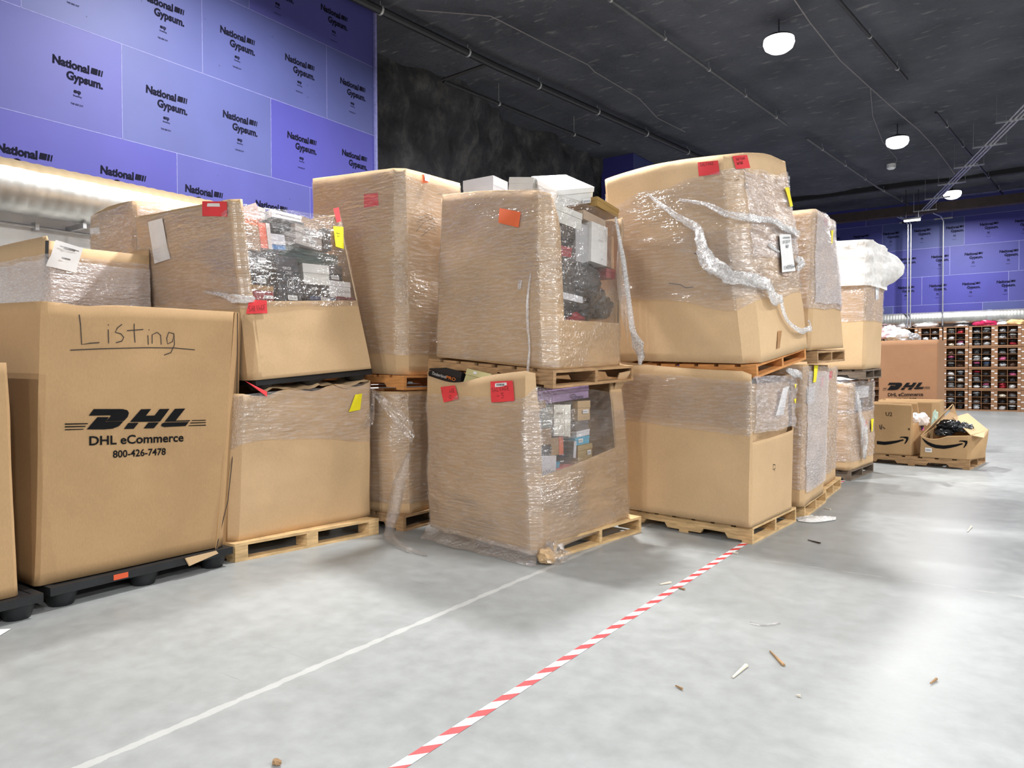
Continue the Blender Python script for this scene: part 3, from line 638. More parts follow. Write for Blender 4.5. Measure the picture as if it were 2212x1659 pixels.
def shoebox(g, k, rect, col, label, inset=.03, depth=.30, roll=0., yaw=0., lid='top', lidcol=None, tagp=None, group='shoe boxes', texts=(), frac=.36, cat='shoe box'):
    x0, y0, x1, y1 = rect; cx, cy = (x0+x1)/2, (y0+y1)/2; u, v = g.uv(cx, cy, k)
    p = g.raw(k, u, v); uv2 = g.uv(x0, cy, k), g.uv(x1, cy, k), g.uv(cx, y0, k), g.uv(cx, y1, k)
    w = (g.raw(k, *uv2[1])-g.raw(k, *uv2[0])).length; h = (g.raw(k, *uv2[2])-g.raw(k, *uv2[3])).length
    n = g.nrm(k); ez = V((0, 0, 1)); ez = (ez-n*ez.dot(n)).normalized(); ex = ez.cross(n).normalized()
    if ex.dot(g.raw(k, 1, v)-g.raw(k, 0, v)) < 0: ex = -ex
    R = Matrix.Rotation(math.radians(roll), 3, n); ex, ez = R @ ex, R @ ez
    R = Matrix.Rotation(math.radians(yaw), 3, ez); ex, nn = R @ ex, R @ n
    c = p-n*inset
    T = lambda q: c+ex*q[0]-nn*q[1]+ez*q[2]
    root = thing('shoe_box' if cat == 'shoe box' else cat.replace(' ', '_'), label, cat, T((0, depth/2, -h/2)), group)
    m = paper(col); ml = paper(lidcol) if lidcol else m
    W, Hh, e = w/2, h/2, .004
    def bx(a, b): q = MB(); q.box(a, b, T); return q
    if lid == 'top':
        s_ = Hh-h*frac; bx((-W+e, e, -Hh), (W-e, depth-e, s_-.001)).obj('box_body', m, root, False); bx((-W, 0, s_+.001), (W, depth, Hh)).obj('lid', ml, root, False)
    elif lid == 'right':
        s_ = W-w*frac; bx((-W, e, -Hh+e), (s_-.001, depth-e, Hh-e)).obj('box_body', m, root, False); bx((s_+.001, 0, -Hh), (W, depth, Hh)).obj('lid', ml, root, False)
    elif lid == 'bottom':
        s_ = -Hh+h*frac; bx((-W+e, e, s_+.001), (W-e, depth-e, Hh)).obj('box_body', m, root, False); bx((-W, 0, -Hh), (W, depth, s_-.001)).obj('lid', ml, root, False)
    else: bx((-W, 0, -Hh), (W, depth, Hh)).obj('box_body', m, root, False)
    def flat(name, a, b, c_, d, mm, out=.0015): # rect in 0..1 of the front
        vs = [T(((a-.5)*w, -out, (b-.5)*h)), T(((c_-.5)*w, -out, (b-.5)*h)), T(((c_-.5)*w, -out, (d-.5)*h)), T(((a-.5)*w, -out, (d-.5)*h))]
        return mesh(name, vs, [(0, 1, 2, 3)], mm, root, False)
    if tagp:
        sl = flat('size_label', *tagp, WHITE_P, .0055)
        a, b, c_, d = tagp; mb = MB()
        for i in range(9):
            xa = a+(c_-a)*(.12+.085*i); xb = xa+(c_-a)*(.03 if i % 3 else .055)
            mb.add([T(((q-.5)*w, -.0065, (z-.5)*h)) for q, z in ((xa, b+(d-b)*.25), (xb, b+(d-b)*.25), (xb, b+(d-b)*.7), (xa, b+(d-b)*.7))], [(0, 1, 2, 3)])
        mb.obj('barcode', GREY_P, sl, False)
    for txt, a, b, c_, hh, mm, flip in texts:   # text, left, baseline, right, cap height in 0..1 of the front
        tv, tf = text2d(txt, .015, 0)
        vs = [T(((a+(c_-a)*((1-x) if flip else x)-.5)*w, -.007, (b+hh*((1-y) if flip else y)-.5)*h)) for x, y in tv]
        mesh('printed_text', vs, tf, mm, root, False)
    root['_w'] = 0; del root['_w']
    return root, T, w, h, flat

def boxpen(ret, lines, wd, m, name='emblem'):
    root, T = ret[0], ret[1]; o = T((0, -.008, 0)); n = (T((0, -1, 0))-T((0, 0, 0))).normalized(); vs, fs = [], []
    for ln in lines:
        P = [on_plane(x, y, o, n) for x, y in ln]; k0 = len(vs)
        for i, p in enumerate(P):
            d = (P[min(i+1, len(P)-1)]-P[max(0, i-1)]).normalized().cross(n); vs += [p-d*wd/2, p+d*wd/2]
        fs += [(k0+2*i, k0+2*i+1, k0+2*i+3, k0+2*i+2) for i in range(len(P)-1)]
    return mesh(name, vs, fs, m, root, False)
def on_plane(x, y, p, n): d = ray(x, y); return EYE+d*((p-EYE).dot(n)/d.dot(n))
def opening(a, b, lo, soft=.004):
    """rim of a face cut down to lo between a and b"""
    def f(u):
        if u <= a or u >= b: return 1.0
        return lo(u) if callable(lo) else lo
    return f
# ================================================================== L : two unwrapped brown boxes on plastic pallets, nearest left
pallet('black plastic pallet at the left picture edge under the shorter brown box', (-5.06, .62, 0), (-6.38, .62, 0), (-5.06, 2.09, 0), .15, 'plastic')
g = Gay('gaylord_box', 'plain brown box cut off by the left picture edge, lower than its neighbour', [(-6.35, .68, .152), (-5.12, .68, .152), (-5.12, 1.98, .152), (-6.35, 1.98, .152)],
        [(-6.35, .66, 1.62), (-5.09, .66, 1.62), (-5.09, 1.93, 1.61), (-6.35, 1.93, 1.62)], (.02,)*4, .004, None, 11, .004, CARD_DHL, 'unwrapped brown boxes')
g.floor_in(.62)
pallet('black plastic pallet with orange tags under the large printed box', (-5.13, 2.16, 0), (-6.45, 2.16, 0), (-5.13, 3.50, 0), .15, 'plastic')
def rimL(k, u): return 1.0-(.010*math.exp(-((u-.17)/.09)**2) if k == 1 else 0)
LB = Gay('gaylord_box', 'large brown unwrapped box with handwritten Listing and black courier print', [(-6.5, 2.14, .155), (-5.22, 2.11, .155), (-5.20, 3.49, .155), (-6.45, 3.50, .155)],
         [(-6.5, 2.13, 2.05), (-5.10, 2.13, 2.005), (-5.15, 3.60, 2.03), (-6.45, 3.62, 2.05)], (.02, .02, .045, .03), (.0, .02, .0, 0), rimL, 12, .005, CARD_DHL, 'unwrapped brown boxes')
# courier logo, traced: stripes and three slanted capitals
DHL = [[(478, 577), (625, 577), (650, 583), (658, 597), (652, 617), (632, 638), (540, 640), (566, 612), (560, 609), (452, 611)],
       [(497, 618), (556, 618), (538, 642), (630, 640), (606, 665), (575, 677), (530, 681), (442, 681)],
       [(720, 578), (772, 577), (745, 611), (789, 610), (815, 577), (866, 576), (817, 641), (663, 643)],
       [(655, 648), (708, 647), (682, 678), (632, 679)], [(757, 646), (812, 645), (785, 675), (733, 676)],
       [(893, 576), (947, 574), (897, 636), (973, 634), (968, 640), (840, 642)], [(838, 646), (965, 643), (948, 664), (838, 669), (822, 663), (826, 652)],
       [(330, 651), (449, 649), (446, 654), (330, 657)], [(330, 665), (438, 663), (434, 668), (330, 671)], [(330, 680), (428, 678), (424, 682), (330, 685)],
       [(981, 634), (1052, 632), (1052, 636), (978, 638)], [(974, 646), (1052, 644), (1052, 648), (970, 651)], [(966, 660), (1052, 657), (1052, 662), (962, 664)]]
LB.polys(1, [[(x/2.37, y/2.37+640) for x, y in p] for p in DHL], INK, .006)
LB.text(1, 'DHL eCommerce', (192, 961.5), (395.5, 953), (192, 941.5), INK, .006, .022)
LB.text(1, '800-426-7478', (243, 988.5), (357, 982), (243, 972.5), INK, .006, .018)
q = lambda L: [(x/3.19, y/3.19+340) for x, y in L]
LB.pen(1, [q([(543, 1083), (552, 1150), (560, 1289), (620, 1280), (682, 1276)]), q([(743, 1185), (746, 1281)]), q([(742, 1151), (746, 1157)]),
           q([(838, 1150), (806, 1175), (792, 1205), (830, 1215), (850, 1240), (838, 1265), (796, 1277)]), q([(922, 1145), (922, 1200), (928, 1276)]), q([(872, 1194), (925, 1190), (985, 1185)]),
           q([(1016, 1225), (1020, 1290)]), q([(1022, 1185), (1026, 1190)]), q([(1046, 1283), (1046, 1222), (1080, 1205), (1104, 1225), (1108, 1290)]),
           q([(1196, 1215), (1160, 1205), (1146, 1245), (1152, 1285), (1185, 1270), (1196, 1215), (1200, 1290), (1175, 1345), (1128, 1362)]), q([(481, 1328), (700, 1318), (1000, 1311), (1200, 1313), (1340, 1326)])],
       .0065, MARKER, .006)
# glued corner flap at its right edge and the torn strip under it
fl = MB(); a, b = [LB.hit(x, y, 1, .010) for x, y in ((505, 674), (518, 676))], [LB.hit(x, y, 1, .012) for x, y in ((464, 1195), (505, 1183))]
fl.hexa([b[0], b[1], b[1]+V((-.012, 0, 0)), b[0]+V((-.012, 0, 0)), a[0], a[1], a[1]+V((-.012, 0, 0)), a[0]+V((-.012, 0, 0))]); fl.obj('glue_flap', CARD_DHL, LB.root, False)
LB.pen(1, [[(508.5, 676), (507, 900), (488, 1080), (462, 1193)]], .008, MARKER, .018, 'flap_seam')
mb = MB(); P = [on_x(x, y, -5.12) for x, y in ((399, 1206), (465, 1190), (470, 1196), (408, 1223))]; mb.hexa([p+V((0, 0, 0)) for p in P]+[p+V((.012, 0, .004)) for p in P])
mb.obj('torn_strip', CARD_PALE, LB.root, False)
LB.floor_in(.75)

# ================================================================== A : left stack of two
pallet('pale block pallet on the floor under the wrapped box right of the printed box', (-5.19, 3.56, 0), (-6.5, 3.40, 0), (-4.97, 4.96, 0), .15, 'block', PALLET_WOOD)
A1 = Gay('gaylord_box', 'lower left wrapped box on a pale block pallet, with a yellow label', [(-6.45, 3.62, .152), (-5.26, 3.57, .152), (-5.12, 5.02, .152), (-6.4, 5.06, .152)],
         [(-6.4, 3.66, 1.36), (-5.22, 3.60, 1.37), (-5.12, 5.03, 1.46), (-6.3, 5.06, 1.46)], (.03, .05, .02, .03), (.01, .012, .01, .01),
         lambda k, u: 1.0-(.035*math.sin(u*9)**2 if k == 1 else 0), 21, .008, CARD)
A1.wrap(lambda k, u: .60+.06*math.sin(3*u+k), .985, m=WRAP, off=.009)
A1.sticker(1, [(765, 852), (780, 850), (776, 885), (750, 890)], YEL_P, .018)
A1.sticker(1, [(527, 823), (542, 830), (575, 846), (574, 857)], RED_P, .018)
mb = MB(); P = [A1.hit(x, y, 1, .03) for x, y in ((800, 836), (802, 900), (784, 925), (795, 880), (790, 845))]
A1.rope([(800, 838, 1, .02), (798, 880, 1, .04), (787, 912, 1, .05), (783, 922, 1, .03)], [.01, .02, .05, .015], FILM_LOOSE, .5)
# crumpled top flaps pressed under the upper pallet
mb = MB()
for i, (x0, x1) in enumerate(((575, 690), (700, 795))):
    P = [A1.hit(x, y, 1, .01) for x, y in ((x0, 846-8*i), (x1, 834-8*i))]
    vs, fs = grid(10, 6, lambda u, v: P[0].lerp(P[1], u)+V((-.25*v, 0, .05*v+.025*nz((u*4, v*3, i), 1.3)+.02*math.sin(u*7+i))))
    mb.add(vs, fs)
mb.obj('top_flap', CARD_PALE, A1.root)
A1.floor_in(.93)
pallet('dark plastic pallet wedged between the two left wrapped boxes', (-5.22, 3.80, 1.385), (-6.5, 3.80, 1.385), (-5.10, 5.02, 1.475), .10, 'plastic', tags=False)
r_ = opening(.065, .955, lambda u: .435+.0*u)
A2 = Gay('gaylord_box', 'upper left wrapped box, front cut low and full of shoe boxes, red salvage label', [(-6.75, 3.78, 1.47), (-5.2, 3.75, 1.475), (-5.06, 5.04, 1.58), (-6.6, 5.05, 1.58)],
         [(-7.06, 3.75, 3.05), (-5.34, 3.69, 2.99), (-5.36, 4.90, 3.08), (-6.9, 5.0, 3.1)], (.03, .045, .05, .03), (.02, .004, .02, .02),
         lambda k, u: r_(u) if k == 1 else 1.0, 22, .007, CARD, us={1: (.064, .066, .954, .956)})
A2.wrap(.40, lambda k, u: .985 if k != 1 else .97, m=WRAP, wr=.006, clear=1)
A2.wrap(.45, .80, ks=(0,), off=.017, m=WRAP_LITE, wr=.012, edge=.04)
A2.wrap(.60, .97, ks=(1,), off=.017, m=WRAP_LITE, wr=.008)
A2.sticker(1, [(537, 648), (574, 650), (576, 677), (531, 679)], RED_P, .016)
scrawl(A2, 1, 'SALVAGE', (536, 674), (572, 671), (535, 662), .003)
A2.sticker(0, [(440, 435), (493, 436), (493, 468), (441, 467)], RED_P, .014)
A2.sticker(0, [(453, 440), (479, 440), (479, 447), (453, 447)], WHITE_P, .021, 'barcode_label')
A2.sticker(0, [(323, 480), (354, 472), (371, 559), (338, 570)], WHITE_P, .016, 'document_sheet')
A2.sticker(1, [(716, 490), (738, 492), (740, 539), (721, 534)], YEL_P, .026)
A2.sticker(1, [(717, 452), (729, 449), (735, 479), (724, 482)], RED_P, .020)
A2.pen(1, [[(722, 505), (730, 507)], [(724, 511), (729, 513)]], .004, MARKER, .031)
A2.rope([(445, 630, 0, .02), (495, 640, 0, .03), (520, 645, 0, .04), (545, 648, 1, .03)], [.006, .02, .035, .02], WRAP_BUNCH, .4)
A2.floor_in(.36)
G = 'shoe boxes in the upper left wrapped box'
W_ = paper((225, 224, 222)); WT = mat('white_print', (.75, .75, .75), .6)
def a2(rect, col, label, **kw): return shoebox(A2, 1, rect, col, label, group=G, **kw)
a2((536, 437, 574, 470), (236, 214, 208), 'pale pink shoe box tilted on top of the pile, in front of the violet wall', inset=.10, roll=24, yaw=-10)
a2((574, 438, 592, 462), (214, 212, 206), 'small greyish white carton standing beside the tilted pale pink box', inset=.14, roll=-8)
a2((604, 453, 664, 472), (232, 230, 232), 'white flat shoe box lying at the top centre of the pile', inset=.10, roll=-2)
a2((532, 468, 566, 480), (236, 128, 74), 'orange shoe box lid under the tilted pale pink box', inset=.05, roll=-6)
a2((527, 482, 540, 537), (28, 74, 74), 'dark teal shoe box at the left edge of the pile', inset=.05)
a2((541, 481, 568, 537), (168, 132, 92), 'plain tan carton standing between the teal and orange boxes', inset=.05, lid='none')
a2((569, 478, 592, 534), (240, 112, 72), 'orange and white shoe box standing on end left of the grey box', inset=.04, lid='right', lidcol=(226, 220, 216), roll=2)
a2((590, 503, 622, 535), (30, 122, 190), 'blue shoe box with a white lid left of the grey box', inset=.04, lidcol=(214, 214, 220), frac=.7, roll=3)
a2((600, 471, 664, 492), (30, 31, 34), 'black shoe box above the light grey one', inset=.06)
a2((667, 468, 720, 488), (140, 112, 84), 'brown carton at the top right of the pile', inset=.12, lid='none', roll=-9)
a2((641, 490, 703, 531), (178, 170, 164), 'light taupe grey shoe box with a round black hole, upper right', inset=.030, roll=-3.5, yaw=9, tagp=(.46, .22, .76, .42), frac=.40, texts=[('PRACTICE', .30, .72, .68, .10, INK, False)])
rt, T, w, h, flat = shoebox(A2, 1, (706, 492, 722, 536), (52, 52, 54), 'dark grey shoe box squeezed right of the light taupe box', group=G, inset=.05)
a2((619, 538, 737, 569), (40, 66, 60), 'wide dark green shoe box across the middle of the pile', inset=.05, roll=-2.5)
a2((533, 540, 600, 572), (24, 26, 30), 'black shoe box in the left middle behind crinkled film', inset=.05, tagp=(.5, .2, .72, .6))
a2((536, 575, 588, 612), (20, 22, 26), 'glossy black shoe box above the red one, with a white size label', inset=.045, tagp=(.46, .08, .85, .38))
a2((541, 614, 598, 644), (160, 38, 48), 'red shoe box with a tan lid at the lower left', inset=.04, lidcol=(188, 150, 100), tagp=(.6, .06, .95, .3))
LETTERED = a2((603, 552, 650, 632), (60, 63, 70), 'dark grey box standing upside down with white lettering and an arch emblem', inset=.028, lid='none', roll=2,
   texts=[('STACY', .36, .50, .64, .09, WT, True), ('ADAMS', .30, .62, .66, .09, WT, True)])
a2((651, 572, 662, 612), (30, 30, 32), 'narrow black carton between the lettered grey and the white box', inset=.12)
a2((663, 570, 714, 612), (228, 226, 220), 'clean white shoe box in the right centre of the pile', inset=.028, yaw=-8, frac=.45, roll=-1)
a2((651, 613, 716, 642), (26, 26, 29), 'black shoe box directly under the white one', inset=.04)
a2((716, 571, 748, 604), (44, 45, 47), 'dark charcoal shoe box at the right edge beside the white one', inset=.05, tagp=(.2, .1, .7, .35))
a2((719, 606, 764, 641), (226, 224, 224), 'white shoe box with thin grey lettering at the lower right', inset=.035, frac=.32, texts=[('Calvin Klein', .34, .34, .92, .13, GREY_P, False)])
a2((607, 631, 658, 648), (78, 80, 84), 'grey lid with a white label below the lettered grey box', inset=.035, tagp=(.38, .1, .78, .7))
a2((677, 640, 732, 656), (52, 72, 106), 'navy blue shoe box lying at the bottom centre right', inset=.035, tagp=(.4, .5, .75, .95))
a2((733, 640, 776, 656), (112, 22, 34), 'maroon shoe box in the bottom right corner of the pile', inset=.035)
# emblem of the lettered box: a plain arch
boxpen(LETTERED, [[(621.5, 620), (621.5, 608), (624, 604), (627, 603), (630, 604), (633.5, 608), (634.3, 620), (621.5, 620)], [(625, 607), (627, 612), (624.5, 617)], [(630.5, 607), (628, 612), (631.5, 617)], [(624, 612), (631.5, 611)]], .006, WT)

# ================================================================== B : tall stack behind, in shade
pallet('wooden pallet on the floor at the dark gap left of the centre stack', (-4.84, 5.16, 0), (-6.2, 5.16, 0), (-4.84, 6.3, 0), .15, 'stringer', PALLET_OLD)
B1 = Gay('gaylord_box', 'narrow visible wrapped box low in the shaded gap left of the centre stack', [(-6.15, 5.18, .152), (-4.88, 5.18, .152), (-4.88, 6.3, .152), (-6.15, 6.3, .152)],
         [(-6.15, 5.18, 1.35), (-4.88, 5.18, 1.35), (-4.88, 6.3, 1.35), (-6.15, 6.3, 1.35)], (.05, .09, .05, .05), (.02, .03, .02, .02), None, 31, .014, CARD)
B1.wrap(.08, .98, m=WRAP); B1.floor_in(.95)
pallet('orange-brown pallet under the tall shaded box behind', (-4.86, 5.2, 1.365), (-6.2, 5.2, 1.40), (-4.86, 6.3, 1.365), .14, 'stringer', PALLET_ORANGE)
B2 = Gay('gaylord_box', 'tall wrapped box standing behind, between the left stack and centre stack', [(-6.2, 5.22, 1.56), (-4.88, 5.22, 1.51), (-4.88, 6.3, 1.52), (-6.2, 6.35, 1.56)],
         [(-6.2, 5.2, 3.60), (-4.89, 5.21, 3.52), (-4.87, 6.14, 3.55), (-6.2, 6.3, 3.6)], (.04, .075, .04, .04), (.015, .01, .01, .01), None, 32, .008, CARD)
B2.wrap(.10, .985, m=WRAP); B2.floor_in(.9)
B2.sticker(0, [(787, 420), (817, 417), (818, 444), (788, 449)], RED_P, .006)
B2.sticker(1, [(908, 378), (921, 377), (922, 395), (909, 396)], ORANGE_P, .02); B2.sticker(1, [(912, 377), (925, 378), (924, 393), (913, 391)], WHITE_P, .026)
B2.pen(1, [[(905, 470), (930, 462), (938, 480), (915, 500), (900, 480), (925, 468), (940, 500)], [(910, 510), (935, 490)], [(898, 500), (915, 480), (940, 470)]], .004, MARKER, .005)
# film stretched across the gap
vs, fs = grid(14, 8, lambda u, v: (V((-5.08, 4.98, 1.42)).lerp(V((-4.70, 5.16, 1.08)), u)+V((0, .02*math.sin(9*v+3*u), -.02-.17*v*(.35+.9*u)))))
mesh('loose_film', vs, fs, FILM_LOOSE, A2.root, True, [(p[0]+p[1], p[2]) for p in vs], 80)
# ================================================================== C : centre front stack
pallet('pale pallet on the floor under the sagging centre box', (-3.10, 5.09, 0), (-4.5, 5.35, 0), (-2.93, 6.42, 0), .15, 'stringer', PALLET_WOOD)
def rimC(k, u):
    if k == 0: return 1.0-.066*math.exp(-((u-.36)/.28)**2)+.012*max(0, (u-.8)/.2)
    if k == 1 and .055 < u < .81: return .43+.11*(u-.055)/.76
    return 1.0
C1 = Gay('gaylord_box', 'bulging lower centre wrapped box with two red salvage labels and shoe boxes', [(-4.62, 5.18, .10), (-3.13, 4.88, .06), (-2.99, 6.35, .155), (-4.5, 6.5, .16)],
         [(-4.66, 5.20, 1.545), (-3.165, 4.85, 1.535), (-3.02, 6.26, 1.43), (-4.5, 6.45, 1.5)], (.09, .05, .05, .05), (.05, .05, .02, .02), rimC, 41, .012, CARD, us={1: (.053, .057, .808, .812)})
C1.wrap(.0, lambda k, u: .86 if k == 0 else .93, m=WRAP, wr=.008, clear=1)
C1.wrap(.04, .80, ks=(0, 1), u0=.0, off=.018, m=WRAP_LITE, wr=.009)
C1.sticker(0, [(955, 836), (986, 832), (993, 862), (963, 869)], RED_P, .018); scrawl(C1, 0, 'SALVAGE', (958, 851), (987, 847), (957, 843), .003); scrawl(C1, 0, '-0', (964, 862), (982, 860), (963, 855), .003)
C1.sticker(0, [(1063, 824), (1111, 822), (1114, 866), (1066, 869)], RED_P, .020); C1.sticker(0, [(1075, 828), (1099, 826), (1099, 834), (1075, 836)], WHITE_P, .026, 'barcode_label')
C1.pen(0, [[(1079+2.2*i, 828.5), (1079+2.2*i, 833)] for i in range(8)], .006, INK, .032, 'barcode', C1.last)
scrawl(C1, 0, 'SALVAGE', (1067, 847), (1106, 842), (1066, 838), .003, off=.026); scrawl(C1, 0, '-5', (1078, 861), (1096, 859), (1077, 850), .003, off=.026)
# torn corner at its foot and film gathered there
vs, fs = blob((-3.07, 4.93, .06), (.075, .065, .065), 3, .35, 2, 3); mesh('torn_corner', vs, fs, CARD, C1.root)
vs, fs = blob((-3.02, 4.98, .08), (.10, .10, .09), 9, .6, 3, 3); mesh('film_bunch', vs, fs, FILM_LOOSE, C1.root, True, [(p.x+p.y, p.z) for p in vs])
def skirt(u, v): a = C1.pt(0, .02+1.0*u, 0.03); return V((a.x+.05*v*u, a.y-.02-.10*v*(1+.5*nz((u*9, 0, 0), 1)), max(.006, a.z*(1-v)+.012*nz((u*20, v*4, 1), 1))))
vs, fs = grid(40, 8, skirt); mesh('film_skirt', vs, fs, FILM_LOOSE, C1.root, True, [(p[0]*2, p[1]*2+p[2]) for p in vs], 80)
mb = MB(); mb.tube([(-4.70, 5.10, .78), (-4.76, 5.03, .5), (-4.80, 4.98, .2), (-4.74, 4.86, .03), (-4.50, 4.70, .02), (-4.24, 4.60, .018), (-4.02, 4.57, .012)], [.02, .06, .055, .05, .04, .03, .008], 12, True, 0, .5, 4)
mesh('film_tail', mb.v, mb.f, FILM_LOOSE, C1.root, True, [(p.x*2+p.y, p.z*2+p.y) for p in mb.v], 80)
C1.floor_in(.40)
vs = [C1.raw(k_, .02, .80) for k_ in range(4)]
mb = MB(); P = [C1.hit(*p, 1, .0) for p in ((1326, 842), (1342, 838))]; mb.add([P[0], P[1], P[1]+V((.10, .03, .16)), P[0]+V((.06, .0, .15))], [(0, 1, 2, 3)]); o = mb.obj('corner_flap', CARD_PALE, C1.root, False)
md = o.modifiers.new('t', 'SOLIDIFY'); md.thickness = .01
G = 'shoe boxes in the lower centre wrapped box'
def c1(rect, col, label, **kw): kw.setdefault('depth', .3); return shoebox(C1, 1, rect, col, label, group=G, **kw)
PENC = mat('dark_violet_print', (.06, .045, .11), .6)
LILAC = c1((1180, 838, 1290, 866), (186, 160, 206), 'wide lilac shoe box at the top of the opening under the pallet', inset=.06, roll=3, frac=.42)
boxpen(LILAC, [[(1239+6*math.cos(t*.5), 857+5*math.sin(t*.5)) for t in range(14)], [(1234, 858), (1260, 856)], [(1247, 860), (1260, 859)]], .006, PENC)
c1((1153, 845, 1172, 872), (52, 52, 56), 'small charcoal block for the shaded gap left of the lilac box', inset=.10)  # dark block added for the shade of an empty gap
c1((1164, 866, 1196, 892), (160, 128, 94), 'tan carton below the left end of the lilac box', inset=.06, lid='none')
c1((1214, 874, 1240, 943), (228, 226, 214), 'cream shoe box standing on end with a round black hole', inset=.03, lid='right', frac=.36, roll=-3, yaw=-18, texts=[('ISLE', .12, .70, .5, .05, INK, False)])
c1((1187, 880, 1212, 925), (146, 148, 142), 'grey green block standing for the left side of the upright cream box', inset=.06)  # separate grey block added in place of the cream box's grey side
c1((1158, 905, 1185, 930), (204, 206, 214), 'pale blue white carton at the upper left of the opening', inset=.04)
c1((1160, 931, 1180, 968), (214, 214, 220), 'narrow white carton at the left edge of the opening', inset=.04)
c1((1184, 926, 1212, 962), (166, 134, 100), 'brown carton under the grey green block', inset=.06, lid='none')
c1((1241, 868, 1260, 948), (64, 62, 62), 'dark upright carton right of the cream box', inset=.08)
c1((1262, 866, 1290, 908), (194, 166, 126), 'tan shoe box high on the right of the opening', inset=.04, tagp=(.35, .35, .8, .55))
c1((1262, 909, 1292, 930), (96, 92, 92), 'grey carton under the tan box on the right', inset=.05)
c1((1263, 930, 1293, 943), (224, 224, 228), 'small white carton above the light blue box', inset=.035, roll=4)
c1((1261, 944, 1292, 961), (86, 178, 208), 'light blue shoe box on the right of the opening', inset=.035, tagp=(.2, .3, .5, .8), roll=2)
c1((1267, 961, 1297, 994), (178, 152, 98), 'mustard tan shoe box with a dark round hole', inset=.03, roll=2, tagp=(.6, .3, .85, .6))
c1((1259, 995, 1293, 1026), (174, 138, 100), 'brown carton with a barcode label at the lower right', inset=.03, lid='none', roll=4, tagp=(.34, .12, .68, .5))
c1((1213, 945, 1240, 985), (170, 138, 96), 'brown shoe box in the centre below the upright cream box', inset=.06, lid='right', lidcol=(230, 120, 80))
c1((1244, 953, 1263, 990), (18, 19, 23), 'black white and blue shoe box tilted in the centre', inset=.03, roll=-7, lid='right', lidcol=(212, 214, 220), frac=.3)
c1((1166, 968, 1212, 984), (36, 32, 36), 'dark purple black carton above the printed white box', inset=.05)
SCRAWL = c1((1167, 986, 1216, 1046), (222, 218, 222), 'white box with black pen scrawl and a pink spot at the lower left', inset=.032, lid='none', roll=-4)
c1((1213, 1000, 1232, 1020), (60, 146, 178), 'small blue carton left above the coral box', inset=.06)
c1((1218, 1010, 1257, 1042), (232, 104, 88), 'coral red shoe box at the bottom of the opening', inset=.032, roll=4)
boxpen(SCRAWL, [[(1170, 1018), (1172, 1027), (1175, 1018)], [(1178, 1024), (1181, 1016), (1185, 1025), (1188, 1015)], [(1190, 1022), (1195, 1014), (1198, 1022)], [(1174, 1034), (1186, 1031)], [(1188, 1030), (1198, 1027)]], .005, MARKER, 'handwriting')
boxpen(SCRAWL, [[(1203, 1022), (1214, 1021)]], .05, paper((226, 60, 160)), 'pink_mark')
# the two boxes standing in its open top
def loosebox(name, label, cat, c, ax, ay, az, sx, sy, sz, col, group, frac=.35, lidcol=None):
    ax, ay, az = V(ax).normalized(), V(ay).normalized(), V(az).normalized(); c = V(c)
    T = lambda p: c+ax*p[0]*sx+ay*p[1]*sy+az*p[2]*sz
    root = thing(name, label, cat, T((.5, .5, 0)), group)
    mb = MB(); mb.box((.01, .01, 0), (.99, .99, 1-frac), T); mb.obj('box_body', paper(col), root, False)
    mb = MB(); mb.box((0, 0, 1-frac), (1, 1, 1), T); mb.obj('lid', paper(lidcol or col), root, False)
    return root, T
def axes(yaw, roll=0, pitch=0):
    R = Matrix.Rotation(math.radians(yaw), 3, 'Z') @ Matrix.Rotation(math.radians(roll), 3, 'Y') @ Matrix.Rotation(math.radians(pitch), 3, 'X')
    return R @ V((1, 0, 0)), R @ V((0, 1, 0)), R @ V((0, 0, 1))
TG = 'shoe boxes standing in the top of the lower centre box'
def topbox(label, quad, depth, col, texts, tags):
    """front panel corners tl, tr, br, bl on a plane just inside the rim"""
    pl = [on_plane(x, y, C1.raw(0, .5, 1)-C1.nrm(0)*.09, (C1.nrm(0)+V((0, 0, .35))).normalized()) for x, y in quad]
    n = (pl[1]-pl[0]).cross(pl[0]-pl[3]).normalized(); n = n if n.y < 0 else -n
    root = thing('shoe_box', label, 'shoe box', (pl[2]+pl[3])/2-n*depth/2, TG)
    mb = MB(); mb.hexa([pl[3]-n*.004, pl[2]-n*.004, pl[2]-n*depth, pl[3]-n*depth, pl[0]-n*.004, pl[1]-n*.004, pl[1]-n*depth, pl[0]-n*depth]); mb.obj('box_body', paper(col), root, False)
    L = lambda a, b: pl[0].lerp(pl[1], a).lerp(pl[3].lerp(pl[2], a), b)
    mb = MB(); e = [L(0, 0), L(1, 0), L(1, .42), L(0, .42)]; mb.hexa([p+n*.004 for p in (e[3], e[2])]+[p-n*(depth+.004) for p in (e[2], e[3])]+[p+n*.004 for p in (e[0], e[1])]+[p-n*(depth+.004) for p in (e[1], e[0])]); mb.obj('lid', paper(col), root, False)
    for t_, a, b, w, h, m in texts:
        tv, tf = text2d(t_, 0.0, 0); mesh('printed_text', [L(a+w*x, b-h*y)+n*.008 for x, y in tv], tf, m, root, False)
    for a, b, c, d in tags: mesh('size_label', [L(a, d)+n*.007, L(c, d)+n*.007, L(c, b)+n*.007, L(a, b)+n*.007], [(0, 1, 2, 3)], WHITE_P, root, False)
ORANGE_INK = mat('orange_print', lin(244, 130, 40), .6)
topbox('black shoe box with white and orange lettering leaning in the open top', ((933, 785), (999, 804), (990, 838), (920, 818)), .18, (18, 20, 25), [('Timberland', .135, .66, .45, .20, WT), ('PRO', .60, .66, .28, .20, ORANGE_INK)], [])
topbox('pale yellow shoe box with a tiny white label in the open top', ((1010, 796), (1062, 808), (1060, 840), (1000, 826)), .2, (206, 198, 146), [], [(.30, .10, .44, .27)])
